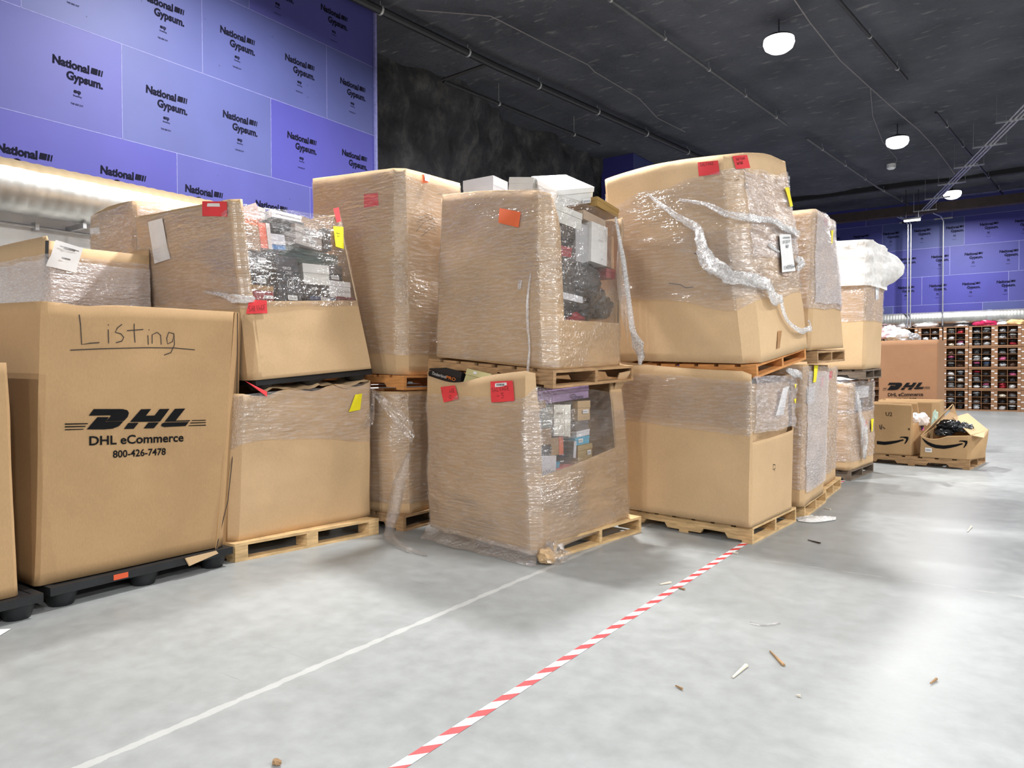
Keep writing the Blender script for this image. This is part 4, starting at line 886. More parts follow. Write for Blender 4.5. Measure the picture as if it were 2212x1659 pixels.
shoebox(C1, 0, (1001, 802, 1008, 830), (22, 22, 25), 'thin black carton squeezed between the lettered black and yellow boxes', inset=.10, depth=.2, group=TG)
# ------------------------------------------------------------------ upper centre
pallet('worn brown pallet between the two centre boxes, marked with a black 2', (-3.02, 4.95, 1.405), (-4.62, 5.28, 1.525), (-2.93, 6.24, 1.45), .145, 'stringer', PALLET_OLD)
mb = MB()
def rimC2(k, u):
    if k == 0: return 1.0+.015*math.sin(math.pi*u)
    if k == 1 and .145 < u < .93: return .285+.0*u
    if k == 1 and u <= .145: return 1.0-.22*max(0, (u-.05)/.1)**1.5
    return 1.0
C2 = Gay('gaylord_box', 'upper centre wrapped box with an orange label, open right side stuffed with boxes', [(-4.59, 5.28, 1.695), (-3.05, 4.98, 1.555), (-3.02, 6.22, 1.60), (-4.5, 6.5, 1.70)],
         [(-4.55, 5.33, 3.22), (-3.08, 4.95, 2.985), (-3.00, 6.22, 2.96), (-4.4, 6.5, 3.2)], (.07, .06, .05, .05), (.04, .015, .02, .02), rimC2, 42, .012, CARD, us={1: (.143, .147, .928, .932)})
C2.wrap(.01, lambda k, u: 1.01 if k == 0 else 1.0, m=WRAP, wr=.008, clear=1)
C2.sticker(0, [(1083, 450), (1129, 459), (1123, 492), (1081, 482)], ORANGE_P, .020)
C2.rope([(1149, 590, 0, .015), (1143, 660, 0, .02), (1147, 740, 0, .02), (1147, 800, 0, .03), (1150, 880, 0, .06)], [.006, .012, .010, .012, .006], WRAP_BUNCH, .5)
C2.rope([(1128, 605, 0, .012), (1124, 625, 0, .012)], .018, WRAP_BUNCH, .5)
q0 = C2.hit(1340, 560, 1, .03)
mb = MB(); P = [on_x(x, y, -2.93) for x, y in ((1330, 470), (1346, 560), (1357, 640), (1366, 710), (1377, 745), (1384, 770), (1382, 788))]
mb.tube(P, [.01, .02, .025, .03, .055, .035, .012], 12, True, 0, .5, 8); mesh('hanging_film', mb.v, mb.f, WRAP_BUNCH, C2.root, True, [(p.x+p.y, p.z) for p in mb.v], 80)
vs, fs = grid(10, 16, lambda u, v: on_x(1338+18*v+(1+22*math.sin(math.pi*min(1, v*1.05)))*(u-.5)*1.2, 500+245*v, -2.96+.02*math.sin(7*u+5*v)))
mesh('film_sheet', vs, fs, FILM_LOOSE, C2.root, True, [(p.y, p.z) for p in vs], 80)
# top sheet of film with white cartons below it
vs, fs = grid(16, 12, lambda u, v: C2.raw(0, u, 1).lerp(C2.raw(2, 1-u, 1), v)+V((0, 0, .015+.03*math.sin(math.pi*u)*math.sin(math.pi*v)+.02*nz((u*6, v*6, 0), 1))))
mesh('film_top', vs, fs, WRAP, C2.root, True, [(p.x*1.2, p.y*3) for p in vs], 80)
# lot of boxes behind the film
G = 'cartons in the upper centre wrapped box'
def c2(rect, col, label, **kw): kw.setdefault('cat', 'carton'); return shoebox(C2, 1, rect, col, label, group=G, **kw)
c2((1208, 447, 1270, 485), (212, 212, 206), 'pale grey white carton under the big white box', inset=.05, roll=-3)
c2((1198, 483, 1227, 527), (132, 134, 140), 'grey carton at the upper left of the opening', inset=.06)
c2((1229, 487, 1257, 512), (66, 60, 54), 'dark brown carton in the upper middle of the opening', inset=.06, lid='none')
c2((1222, 530, 1252, 551), (160, 40, 46), 'crimson carton above the black bags', inset=.07)
c2((1230, 513, 1256, 529), (34, 32, 34), 'flat black carton above the crimson one', inset=.07)
c2((1258, 482, 1283, 565), (176, 176, 178), 'tall silver grey carton beside the white printed one', inset=.06, lid='none')
c2((1284, 484, 1319, 569), (230, 229, 226), 'tall white carton standing upright with a small grey print', inset=.03, lid='none', roll=-3, texts=[('cloud', .38, .58, .68, .03, GREY_P, False), ('8', .62, .12, .68, .03, GREY_P, False)])
c2((1320, 508, 1336, 578), (150, 116, 92), 'brown upright carton right of the white printed one', inset=.04, lid='right', lidcol=(196, 158, 118))
c2((1322, 580, 1340, 600), (150, 36, 44), 'small dark red carton at the right edge of the opening', inset=.05)
c2((1272, 463, 1322, 482), (178, 156, 132), 'beige carton below the gold brown box lid', inset=.06, lid='none', roll=-5)
c2((1215, 634, 1269, 648), (222, 222, 226), 'flat white carton lying in the lower half of the opening', inset=.03, roll=-3, lid='none')
c2((1213, 649, 1266, 682), (30, 34, 38), 'black carton under the flat white one', inset=.05)
c2((1212, 600, 1256, 633), (22, 24, 28), 'black boot carton above the flat white one', inset=.05)
BAG_BLACK = mat('black_plastic_bag', (.012, .013, .016), .2, var=.3, bump=.35, bscale=9)
BAG_GREY = mat('grey_plastic_bag', (.05, .055, .06), .22, var=.4, bump=.35, bscale=9)
for i, (x, y, rx, rz, m, lab) in enumerate(((1236, 583, .20, .13, BAG_BLACK, 'black plastic bag bulging at the left middle of the opening'), (1292, 596, .26, .16, BAG_GREY, 'grey crinkled plastic bag under the tall white carton'),
        (1300, 640, .24, .18, BAG_BLACK, 'black plastic bag in the right middle of the opening'), (1322, 660, .18, .17, BAG_BLACK, 'black plastic bag in the lower right of the opening'),
        (1280, 670, .22, .12, BAG_GREY, 'dark grey bag above the low cardboard front'))):
    vs, fs = blob(C2.hit(x, y, 1, -.19), (.15, rx, rz), i+2, .3, 2.4, 4); solo('plastic_bag', lab, 'plastic bag', vs, fs, m, 'plastic bags in the upper centre wrapped box')
vs, fs = blob(C2.hit(1262, 688, 1, -.12), (.08, .14, .07), 12, .3); solo('plastic_bag', 'deep red bag peeking over the low cardboard front', 'plastic bag', vs, fs, mat('red_bag', lin(140, 24, 40), .4, bump=.3), 'plastic bags in the upper centre wrapped box')
C2.floor_in(.24)
TG = 'white boxes on top of the upper centre box'
ax, ay, az = axes(9, 3, 0)
# big white boot box: near lower corner measured at pixel (1203, 437)
D_ = on_x(1203, 411, -3.10); a_ = on_x(1284, 404, -3.10)-D_; b_ = on_x(1148, 381, -3.86)-D_; c_ = on_x(1203, 441, -3.07)-D_
c_ = -b_.cross(a_).normalized()*c_.length; c_ = c_ if c_.z < 0 else -c_
root = thing('boot_box', 'big bright white box lying tilted on top of the centre stack', 'carton', D_+a_/2+b_/2+c_, TG)
P_ = lambda x, y, z: D_+a_*x+b_*y+c_*z
def slab(z0, z1, e): q = MB(); q.hexa([P_(x, y, z) for z in (z1, z0) for x, y in ((e, e), (1-e, e), (1-e, 1-e), (e, 1-e))]); return q
slab(.30, 1, .012).obj('box_body', paper((220, 220, 217)), root, False); slab(0, .298, 0).obj('lid', paper((232, 231, 228)), root, False)
fn = -b_.normalized()*.012
mesh('size_label', [P_(x, 0, z)+fn for x, z in ((.70, .95), (.93, .95), (.93, .68), (.70, .68))], [(0, 1, 2, 3)], WHITE_P, root, False)
mb = MB()
for i in range(9): mb.add([P_(.72+.021*i+d, 0, z)+fn*1.2 for d, z in ((0, .9), (.012 if i % 3 else .006, .9), (.012 if i % 3 else .006, .76), (0, .76))], [(0, 1, 2, 3)])
mb.obj('barcode', GREY_P, root, False)
loosebox('boot_box', 'gold brown flat box right beside the big white one', 'carton', on_x(1290, 444, -3.06), (-.96, .1, .02), (.10, .96, -.16), (0, .12, 1), .3, .36, .085, (158, 126, 70), TG)
loosebox('boot_box', 'white box standing behind, left of the other white boxes', 'carton', on_y(1000, 412, 5.9)-V((0, 0, .16)), (.96, .1, .03), (-.1, .98, 0), (0, 0, 1), .36, .3, .26, (222, 222, 226), TG)
loosebox('boot_box', 'grey white tilted box between the two white boxes', 'carton', on_y(1096, 408, 5.7)-V((0, 0, .05)), (.97, .05, -.14), (0, 1, 0), (.14, 0, 1), .27, .3, .16, (206, 206, 202), TG)
mb = MB(); tv, tf = text2d('2', .03, 0); P0, P1 = on_plane(1076, 811, V((-3.05, 4.94, 1.5)), V((.2, -.98, 0))), None
pr = [c for c in bpy.data.objects if c.type == 'EMPTY' and 'black 2' in c.get('label', '')][0]
pl2 = lambda x, y: on_plane(x, y, V((-3.03, 4.945, 1.47)), V((-.2, -.98, 0)).normalized())
mesh('stamp_mark', [pl2(1075+9*x-1*y, 812+3*x-9*y) for x, y in tv], tf, INK, pr, False)
# ================================================================== D : right front stack
pallet('notched pine pallet on the floor at the end of the striped tape', (-1.90, 6.50, 0), (-3.28, 6.77, 0), (-1.82, 7.74, 0), .15, 'stringer', PALLET_WOOD)
def rimD(k, u):
    if k == 1: return .545+.03*u
    if k == 0: return 1.0-.012*math.sin(math.pi*u)-(.02 if u > .97 else 0)
    return 1.0 if k == 3 else .97
D1 = Gay('gaylord_box', 'clean lower right wrapped box whose film covers only the upper half', [(-3.34, 6.71, .155), (-1.90, 6.45, .155), (-1.82, 7.60, .155), (-3.1, 7.75, .155)],
         [(-3.34, 6.75, 1.645), (-1.885, 6.47, 1.535), (-1.80, 7.62, 1.54), (-3.1, 7.75, 1.6)], (.03, .015, .03, .03), (.02, .015, .01, .01), rimD, 51, .006, CARD)
D1.wrap(lambda k, u: .60-.02*u+(.02 if k == 1 else 0), lambda k, u: .935 if k != 1 else .97, m=WRAP, wr=.005)
D1.wrap(.63, .92, ks=(0,), off=.018, m=WRAP_LITE, wr=.008)
D1.wrap(.60, .97, ks=(1,), off=.020, m=WRAP_HVY, wr=.016)
# pressed cardboard showing through the cut side
vs, fs = grid(12, 12, lambda u, v: D1.raw(1, .06+.9*u, .50+.42*v)-D1.nrm(1)*(.05-.04*math.sin(math.pi*v)*math.sin(math.pi*u)+.03*nz((u*4, v*4, 2), 1)))
o = mesh('pressed_flap', vs, fs, CARD_PALE, D1.root); md = o.modifiers.new('t', 'SOLIDIFY'); md.thickness = .01
D1.sticker(1, [(1690, 838), (1703, 834), (1692, 896), (1673, 898)], WHITE_P, .008, 'document_sheet')
D1.sticker(1, [(1711, 830), (1716, 828), (1716, 838), (1712, 840)], YEL_P, .024); D1.sticker(1, [(1710, 862), (1715, 860), (1715, 870), (1711, 871)], YEL_P, .024)
D1.pen(1, [[(1669.5, 1003), (1674, 1004), (1674, 1012), (1669, 1014), (1670, 1004)], [(1673, 1012), (1672, 1018)]], .006, MARKER, .004)
D1.rope([(1690, 800, 1, .04), (1704, 806, 1, .05), (1716, 812, 1, .06), (1722, 814, 1, .05)], [.02, .035, .03, .012], WRAP_BUNCH, .5)
D1.floor_in(.5)
pallet('orange-brown pallet tilted under the big leaning box at upper right', (-1.87, 6.52, 1.475), (-3.25, 6.76, 1.50), (-1.72, 7.70, 1.655), .12, 'stringer', PALLET_ORANGE)
def rimD2(k, u):
    if k == 0: return 1.0+.030*math.sin(math.pi*u)*(1-.3*u)
    if k == 1: return 1.0+.022*math.sin(math.pi*u)
    return 1.0
D2 = Gay('gaylord_box', 'largest box, leaning at upper right with ropes of twisted film and a white tag', [(-3.36, 6.75, 1.655), (-1.865, 6.49, 1.60), (-1.70, 7.73, 1.775), (-3.1, 7.86, 1.80)],
         [(-3.45, 6.64, 3.485), (-2.03, 6.42, 3.455), (-1.895, 7.62, 3.635), (-3.35, 7.74, 3.66)], (.03, .085, .03, .03), (.035, .012, .02, .02), rimD2, 52, .010, CARD_PALE)
D2.wrap(lambda k, u: .26+.10*(1-u) if k == 0 else .30, lambda k, u: .93 if k == 1 else .86+.07*u, m=WRAP, wr=.006, edge=.03)
D2.wrap(.50, .91, ks=(1,), off=.018, m=WRAP_HVY, wr=.012, edge=.02)
D2.wrap(.33, .64, ks=(0, 1), off=.018, m=WRAP_LITE, wr=.012, edge=.03)
D2.sticker(0, [(1508, 351), (1552, 347), (1555, 376), (1511, 381)], RED_P, .008); scrawl(D2, 0, 'SALVAGE', (1514, 360), (1545, 356), (1513, 353), .003, off=.016)
D2.sticker(0, [(1582, 338), (1614, 335), (1621, 363), (1590, 366)], RED_P, .008); scrawl(D2, 0, 'SALVAGE', (1590, 348), (1611, 345), (1589, 342), .003, off=.016); scrawl(D2, 0, 'SALVAGE', (1592, 357), (1606, 355), (1591, 351), .003, off=.016)
D2.pen(1, [[(1607, 368), (1610, 388)], [(1614, 395), (1608, 397), (1606.5, 403), (1610, 407), (1614, 404)], [(1614, 395), (1617, 412), (1621, 430)]], .006, MARKER, .006)
D2.sticker(1, [(1660, 517), (1717, 508), (1717, 524), (1661, 525)], TAPE_BROWN, .005, 'packing_tape')
D2.sticker(1, [(1681, 588), (1703, 586), (1703, 600), (1690, 596)], TAPE_BROWN, .005, 'packing_tape')
D2.sticker(1, [(1679, 716), (1688, 714), (1684, 752), (1676, 754)], TAPE_BROWN, .005, 'packing_tape')
D2.sticker(1, [(1676, 508), (1700.5, 508), (1712, 586), (1681, 590)], WHITE_P, .034, 'shipping_tag')
D2.text(1, '012519', (1681.5, 528.5), (1697, 526), (1681.5, 521.5), INK, .046, .0, par=D2.last); D2.text(1, '11439564-', (1684, 584.5), (1709.5, 580), (1683.5, 575.5), INK, .046, .0, par=D2.last)
D2.sticker(1, [(1682, 514), (1697, 514), (1697, 516.5), (1682, 516.5)], GREY_P, .046, 'printed_line'); D2.sticker(1, [(1688, 531), (1694, 531), (1694, 537), (1689, 537)], GREY_P, .046, 'printed_square')
D2.sticker(1, [(1689, 407), (1698, 406), (1708, 446), (1700, 449)], YEL_P, .030)
D2.pen(0, [[(1500, 547), (1513, 551, .02), (1521, 560, .02), (1524, 571)], [(1445, 612), (1470, 615), (1482, 622), (1498, 620)]], .008, MARKER, .004, 'tear')
D2.rope([(1400, 418, 0, .01), (1440, 450, 0, .03), (1490, 480, 0, .04), (1515, 500, 0, .05), (1525, 530, 0, .07), (1545, 570, 0, .07), (1580, 595, 0, .07), (1620, 605, 0, .07), (1645, 620, 1, .05)], [.008, .02, .03, .035, .05, .065, .055, .05, .05], None, .45, seed=3)
D2.rope([(1645, 620, 1, .05), (1655, 645, 1, .05), (1675, 650, 1, .05)], [.05, .06, .03], None, .5)
D2.rope([(1672, 640, 1, .05), (1682, 675, 1, .04), (1695, 700, 1, .04), (1715, 715, 1, .05), (1735, 712, 1, .06), (1744, 700, 1, .06), (1743, 694, 1, .05)], [.03, .024, .022, .024, .026, .022, .015], None, .35, seed=5)
D2.rope([(1470, 432, 0, .02), (1520, 440, 0, .03), (1570, 460, 0, .04), (1615, 473, 0, .045), (1650, 478, 1, .04), (1680, 490, 1, .035), (1718, 508, 1, .03)], [.008, .015, .028, .03, .022, .03, .03], None, .45, seed=6)
D2.rope([(1655, 530, 1, .02), (1678, 545, 1, .02)], [.02, .012], None, .4); D2.rope([(1712, 562, 1, .03), (1724, 570, 1, .04), (1735, 580, 1, .03)], [.035, .045, .02], None, .5)
D2.floor_in(.88)
# ================================================================== E : narrow stack behind
pallet('pine pallet on the floor under the narrow wrapped stack', (-1.78, 7.92, 0), (-3.0, 7.98, 0), (-1.80, 9.08, 0), .14, 'stringer', PALLET_WOOD)
E1 = Gay('gaylord_box', 'narrow lower wrapped box behind the clean one, with yellow and red labels', [(-2.98, 7.88, .142), (-1.77, 7.81, .142), (-1.775, 8.86, .142), (-2.95, 8.95, .142)],
         [(-2.98, 7.9, 1.60), (-1.75, 7.86, 1.605), (-1.75, 8.90, 1.60), (-2.95, 8.95, 1.6)], (.03, .03, .03, .03), (.01, .015, .01, .01), None, 61, .008, CARD)
E1.wrap(.12, .99, m=WRAP_HVY, wr=.006); E1.wrap(.10, .95, ks=(1,), off=.018, m=WRAP_WHITE, wr=.008); E1.floor_in(.95)
E1.sticker(1, [(1753, 789), (1762, 789), (1758, 825), (1750, 826)], YEL_P, .026); E1.sticker(1, [(1773, 815), (1780, 812), (1777, 836), (1771, 838)], RED_P, .004)
E1.sticker(1, [(1742, 838), (1761, 832), (1759, 870), (1741, 872)], WHITE_P, .004, 'document_sheet')
pallet('pine pallet on the floor half hidden behind the narrow stack', (-1.83, 9.14, 0), (-3.0, 9.2, 0), (-1.86, 10.3, 0), .14, 'stringer', PALLET_WOOD)
E1b = Gay('gaylord_box', 'thin sliver of wrapped box with a red label beyond the narrow stack', [(-3.0, 9.1, .142), (-1.86, 9.05, .142), (-1.90, 10.15, .142), (-3.0, 10.2, .142)],
          [(-3.0, 9.1, 1.60), (-1.85, 9.05, 1.60), (-1.88, 10.15, 1.60), (-3.0, 10.2, 1.6)], (.03,)*4, .01, None, 62, .008, CARD)
E1b.wrap(.10, .99, m=WRAP_HVY, wr=.006); E1b.floor_in(.95)
E1b.sticker(1, [(1790, 803), (1798, 801), (1797, 818), (1789, 820)], RED_P, .004)
pallet('pallet carrying the pink-tinted wrapped box between the largest and bagged boxes', (-1.66, 7.92, 1.61), (-2.95, 7.98, 1.61), (-1.60, 9.05, 1.65), .13, 'stringer', PALLET_OLD)
E2 = Gay('gaylord_box', 'narrow upper wrapped box with pinkish film, right behind the largest box', [(-2.95, 7.94, 1.745), (-1.72, 7.87, 1.745), (-1.60, 9.02, 1.80), (-2.9, 9.1, 1.8)],
         [(-2.92, 7.97, 3.22), (-1.69, 7.93, 3.20), (-1.70, 8.97, 3.24), (-2.9, 9.05, 3.24)], (.03, .025, .03, .03), (.01, .012, .01, .01), None, 63, .008, CARD)
E2.wrap(.30, 1.0, m=WRAP_HVY, wr=.008); E2.wrap(.34, .99, ks=(1,), off=.018, m=WRAP_WHITE, wr=.008); E2.floor_in(.97)
E2.sticker(1, [(1790, 499), (1795, 497), (1794, 526), (1790, 528)], YEL_P, .026); E2.sticker(1, [(1779, 472), (1785, 472), (1786, 488), (1780, 486)], RED_P, .004)
# ================================================================== F : last stack, bagged
pallet('grey weathered pallet on the floor under the last stack of the row', (-1.86, 10.98, 0), (-3.0, 11.15, 0), (-1.74, 12.15, 0), .14, 'stringer', PALLET_GREY)
def rimF(k, u): return (.66 if .12 < u < .95 else 1.0) if k == 1 else 1.0
F1 = Gay('gaylord_box', 'lower wrapped box of the last stack with white film and a yellow tag', [(-3.0, 11.1, .142), (-1.87, 10.95, .142), (-1.745, 12.2, .142), (-2.9, 12.35, .142)],
         [(-3.0, 11.1, 1.36), (-1.85, 10.99, 1.36), (-1.75, 12.22, 1.36), (-2.9, 12.3, 1.36)], (.03, .05, .03, .03), (.02, .02, .01, .01), rimF, 71, .010, CARD, us={1: (.118, .122, .948, .952)})
F1.wrap(.10, .70, m=WRAP_HVY, wr=.010)
F1.wrap(.66, 1.02, off=.016, m=WRAP_HVY, wr=.02)
F1.sticker(1, [(1878, 905), (1884, 904), (1882, 931), (1878, 932)], YEL_P, .024); F1.sticker(1, [(1866, 914), (1873, 906), (1872, 920), (1865, 928)], RED_P, .004)
G = 'cartons in the lower box of the last stack'
shoebox(F1, 1, (1849, 862, 1864, 888), (196, 198, 204), 'pale grey carton in the opening of the last lower box', inset=.05, group=G, cat='carton')
shoebox(F1, 1, (1866, 864, 1876, 885), (60, 62, 66), 'dark striped carton beside the pale grey one in the last stack', inset=.05, group=G, cat='carton')
shoebox(F1, 1, (1850, 889, 1867, 905), (22, 22, 24), 'black carton at the bottom of the opening in the last lower box', inset=.05, group=G, cat='carton')
shoebox(F1, 1, (1846, 835, 1886, 860), (206, 206, 208), 'white bundle carton on top of the opening in the last lower box', inset=.05, group=G, cat='carton')
vs, fs = grid(20, 14, lambda u, v: F1.raw(0, .45+.55*u, 1.02).lerp(F1.raw(2, .55-.55*u, 1.02), v)+V((0, 0, .02+.10*math.sin(math.pi*u)*math.sin(math.pi*v)+.03*nz((u*5, v*5, 1), 1))))
mesh('film_top', vs, fs, BAG_WHITE, F1.root, True, [(p.x, p.y+p.z) for p in vs], 80)
F1.rope([(1846, 845, 1, .03), (1850, 900, 1, .04), (1855, 940, 1, .05), (1858, 975, 1, .04), (1862, 990, 1, .03)], [.02, .05, .09, .06, .02], WRAP_BUNCH, .5)
F1.floor_in(.6)
pallet('grey weathered pallet between the two boxes of the last stack', (-1.70, 11.12, 1.41), (-2.9, 11.2, 1.41), (-1.66, 12.3, 1.43), .135, 'stringer', PALLET_GREY)
F2 = Gay('gaylord_box', 'upper box of the last stack, topped with a white plastic bag', [(-2.9, 11.15, 1.55), (-1.71, 11.10, 1.55), (-1.67, 12.31, 1.58), (-2.85, 12.4, 1.58)],
         [(-2.85, 11.2, 3.36), (-1.68, 11.15, 3.33), (-1.63, 12.37, 3.36), (-2.8, 12.4, 3.38)], (.03, .03, .03, .03), (.01, .012, .01, .01), None, 72, .007, CARD_PALE)
F2.wrap(.38, .66, m=WRAP_HVY, wr=.010); F2.floor_in(.9)
F2.sticker(1, [(1890, 613), (1899, 611), (1898, 647), (1890, 648)], WHITE_P, .006, 'document_sheet')
# white sheet of plastic over its top, sagging past the right edge
cols = F2.cols; nvb = 30; vs = []; fs = []; nc = len(cols)
for j in range(nvb+1):
    for k, u in cols:
        v = .655+.355*j/nvb; over = 0
        if k == 1: over = .22*math.exp(-((u-1.0)/.45)**4)*math.sin(math.pi*min(1, max(0, (v-.70)/.27)))**.6
        if k == 2: over = .22*math.exp(-((u)/.45)**4)*math.sin(math.pi*min(1, max(0, (v-.70)/.27)))**.6
        p = F2.pt(k, u, v, .045); w = .030*nz((p.x*2+p.y*2, 0, p.z*9), 1.2, 4)+.020*nz(p, 5, 2)
        vs.append(p+(F2.nrm(k)+V((.25*over, 0, 0)))*(w+over))
fs = [(j*nc+i, j*nc+(i+1) % nc, (j+1)*nc+(i+1) % nc, (j+1)*nc+i) for j in range(nvb) for i in range(nc)]
top = list(range(nvb*nc, (nvb+1)*nc)); cc = V(); 
for i in top: cc += vs[i]
vs.append(cc/nc+V((0, 0, .10))); fs += [(top[i], top[(i+1) % nc], len(vs)-1) for i in range(nc)]
mesh('plastic_bag_cover', vs, fs, BAG_WHITE, F2.root, True, [(p.x+p.y, p.z+p.x*.3) for p in vs], 70)
# ================================================================== G : back row on the far left
g1 = Gay('gaylord_box', 'wrapped box behind the printed one at the left edge, with a white notice', [(-7.9, 2.83, .0), (-6.7, 2.83, .0), (-6.7, 3.74, .0), (-7.9, 3.74, .0)],
         [(-7.9, 2.83, 2.70), (-6.7, 2.83, 2.70), (-6.7, 3.74, 2.72), (-7.9, 3.74, 2.7)], (.03, .02, .03, .03), (.01, .01, .01, .01), lambda k, u: (.985 if u < .08 else .972) if k == 1 else 1.0, 81, .010, CARD)
g1.wrap(.3, .945, m=WRAP_HVY, wr=.010, edge=.006); g1.wrap(.3, .93, ks=(0, 1), off=.018, m=WRAP_WHITE, wr=.012)
g1.sticker(1, [(116, 519), (175, 537), (160, 590), (100, 576)], WHITE_P, .035, 'document_sheet'); g1.sticker(1, [(124, 531), (165, 543), (165, 545), (124, 533)], GREY_P, .048, 'printed_line'); g1.sticker(1, [(131, 536), (157, 543), (157, 545), (131, 538)], GREY_P, .048, 'printed_line'); g1.sticker(1, [(128, 556), (147, 561), (146, 564), (127, 559)], GREY_P, .048, 'printed_mark')
g1.sticker(1, [(98, 520), (105, 520), (104, 575), (97, 575)], paper((40, 38, 38)), .006, 'painted_dark_slot'); g1.floor_in(.95)  # dark strip paints the shade of a slot at the corner
g3 = Gay('gaylord_box', 'tall rounded wrapped box behind, left of the box with the salvage label', [(-8.25, 3.86, .0), (-7.22, 3.84, .0), (-7.2, 5.0, .0), (-8.2, 5.0, .0)],
         [(-8.25, 3.86, 3.18), (-7.20, 3.84, 3.25), (-7.2, 5.0, 3.30), (-8.2, 5.0, 3.25)], (.16, .03, .03, .03), (.02, .012, .01, .01), lambda k, u: 1.0+.012*math.sin(math.pi*u), 82, .010, CARD)
g3.wrap(.3, 1.0, m=WRAP_HVY, wr=.008); g3.wrap(.3, 1.0, ks=(1,), off=.018, m=WRAP_HVY, wr=.010); g3.floor_in(.97)
g3.sticker(0, [(207, 494), (216, 491), (216, 505), (208, 507)], WHITE_P, .006)
# ================================================================== far pallet with open cartons
FG = 'open cartons at the far pallet'
pallet('worn wooden pallet on the floor under the two open smile-print cartons', (-.55, 13.16, 0), (-2.15, 13.36, 0), (-.38, 14.40, 0), .15, 'stringer', PALLET_OLD)
TALL = Gay('gaylord_box', 'far tall reddish box with black courier print, white bags heaped in its top', [(-2.16, 15.6, 0.), (-1.17, 15.6, 0.), (-1.12, 16.6, 0.), (-2.16, 16.6, 0.)],
           [(-2.15, 15.6, 2.10), (-1.16, 15.6, 2.10), (-1.12, 16.6, 2.10), (-2.15, 16.6, 2.10)], (.02,)*4, .0, None, 91, .005, CARD_RED, 'unwrapped brown boxes')
f_ = lambda x, y: (((x-330)/722*493+175)/4.483+1860, ((y-576)/110*76+746)/4.483+660)
TALL.polys(0, [[f_(x, y) for x, y in p] for p in DHL], INK, .006)
TALL.text(0, 'DHL eCommerce', (1918, 856), (1994, 855), (1918, 848.5), INK, .006, .02); TALL.text(0, '800-426-7478', (1936.5, 864.8), (1979.5, 864.2), (1936.5, 860.2), INK, .006, .02)
TALL.floor_in(.93)
LTW = mat('white_clothes_bag', (.74, .73, .75), .3, var=.12, bump=.5, bscale=14); LTP = mat('pink_clothes_bag', lin(226, 190, 196), .35, var=.12, bump=.5, bscale=14); LTG = mat('pale_green_bag', lin(188, 214, 200), .35, bump=.4)
for i, (px, py, rr, m, lab) in enumerate(((1916, 722, .17, LTP, 'pale pink bag at the left of the heap in the far tall box'), (1932, 724, .20, LTW, 'white bag in the middle of the heap in the far tall box'), (1952, 728, .17, LTW, 'white bag at the right of the heap in the far tall box'),
                                     (1924, 714, .14, LTW, 'white bag on top of the heap in the far tall box'), (1970, 731, .14, mat('grey_clothes_bag', (.30, .30, .32), .3, bump=.5), 'small grey bag right of the white heap in the far tall box'))):
    p = on_y(px, py, 15.95); vs, fs = blob(p, (rr, rr, rr*.75), i+3, .35, 2.5, 3); solo('clothes_bag', lab, 'bag', vs, fs, m, 'clothes bags in the far tall box')
MID = Gay('gaylord_box', 'plain brown box between the tall printed box and the smile-print cartons', [(-2.0, 14.45, 0), (-1.06, 14.45, 0), (-1.05, 15.3, 0), (-2.0, 15.3, 0)],
          [(-2.0, 14.45, 1.0), (-1.05, 14.45, 1.0), (-1.04, 15.3, 1.0), (-2.0, 15.3, 1.0)], (.02, .12, .02, .02), .0, None, 92, .006, CARD_DHL, 'unwrapped brown boxes')
MID.floor_in(.8)
def smile_lines(T): # traced smile and arrow head in crop units
    c = [(965, 840, 6), (1010, 885, 26), (1060, 925, 40), (1130, 960, 48), (1200, 982, 50), (1330, 995, 50), (1430, 984, 44), (1540, 965, 34), (1655, 935, 18)]
    return [T(x, y, w) for x, y, w in c], [T(x, y, 0)[:2] for x, y in ((1585, 900), (1612, 880), (1700, 880), (1738, 888), (1738, 925), (1715, 970), (1680, 1008), (1668, 1000), (1690, 960), (1700, 917), (1640, 897))]
U2 = Gay('shipping_carton', 'standing brown carton marked U2 with black curved arrow print, on the far pallet', [(-1.95, 13.34, .152), (-1.36, 13.30, .152), (-1.22, 13.75, .152), (-1.95, 13.9, .152)],
         [(-1.95, 13.33, 1.0), (-1.335, 13.29, .985), (-1.30, 13.75, 1.0), (-1.95, 13.8, 1.0)], (.02, .03, .03, .02), (.012, .01, 0, 0), lambda k, u: (.62 if u > .06 else .9) if k == 1 else 1.0, 93, .010, CARD_DHL, FG, us={1: (.058, .062)})
U2.root['category'] = 'carton'
U2.text(0, 'U2', (1913.5, 898), (1927.5, 899), (1913.5, 889.5), INK, .006, .0); U2.pen(0, [[(1900, 918), (1902, 927)], [(1905, 917), (1904, 928)], [(1907, 922), (1912, 927)]], .012, MARKER, .006)
U2.text(0, 'tt', (1961.5, 929), (1966, 929), (1961.5, 923.5), INK, .006, .03)
sm, ar = smile_lines(lambda x, y, w: (x/7.9+1870-127.5, y/7.9+840-8.3, w/7.9*.0085))
U2.pen(0, [[q for q in sm if q[0] > 1889]], .02, INK, .006, 'printed_logo'); U2.polys(0, [ar], INK, .006)
U2.floor_in(.5)
SB = Gay('shipping_carton', 'open low brown carton with raised flaps and black curved arrow print, on the far pallet', [(-1.235, 13.22, .152), (-.555, 13.17, .152), (-.36, 13.62, .152), (-1.1, 13.72, .152)],
         [(-1.215, 13.2, .485), (-.54, 13.17, .53), (-.32, 13.62, .585), (-1.08, 13.72, .60)], (.02, .05, .03, .02), (.012, .03, 0, 0), lambda k, u: 1.0-.13*math.sin(math.pi*min(1, u/.55))*(u < .55) if k == 0 else 1.0, 94, .010, CARD_DHL, FG)
SB.root['category'] = 'carton'
sm, ar = smile_lines(lambda x, y, w: (x/7.9+1870, y/7.9+840, w/7.9*.0085))
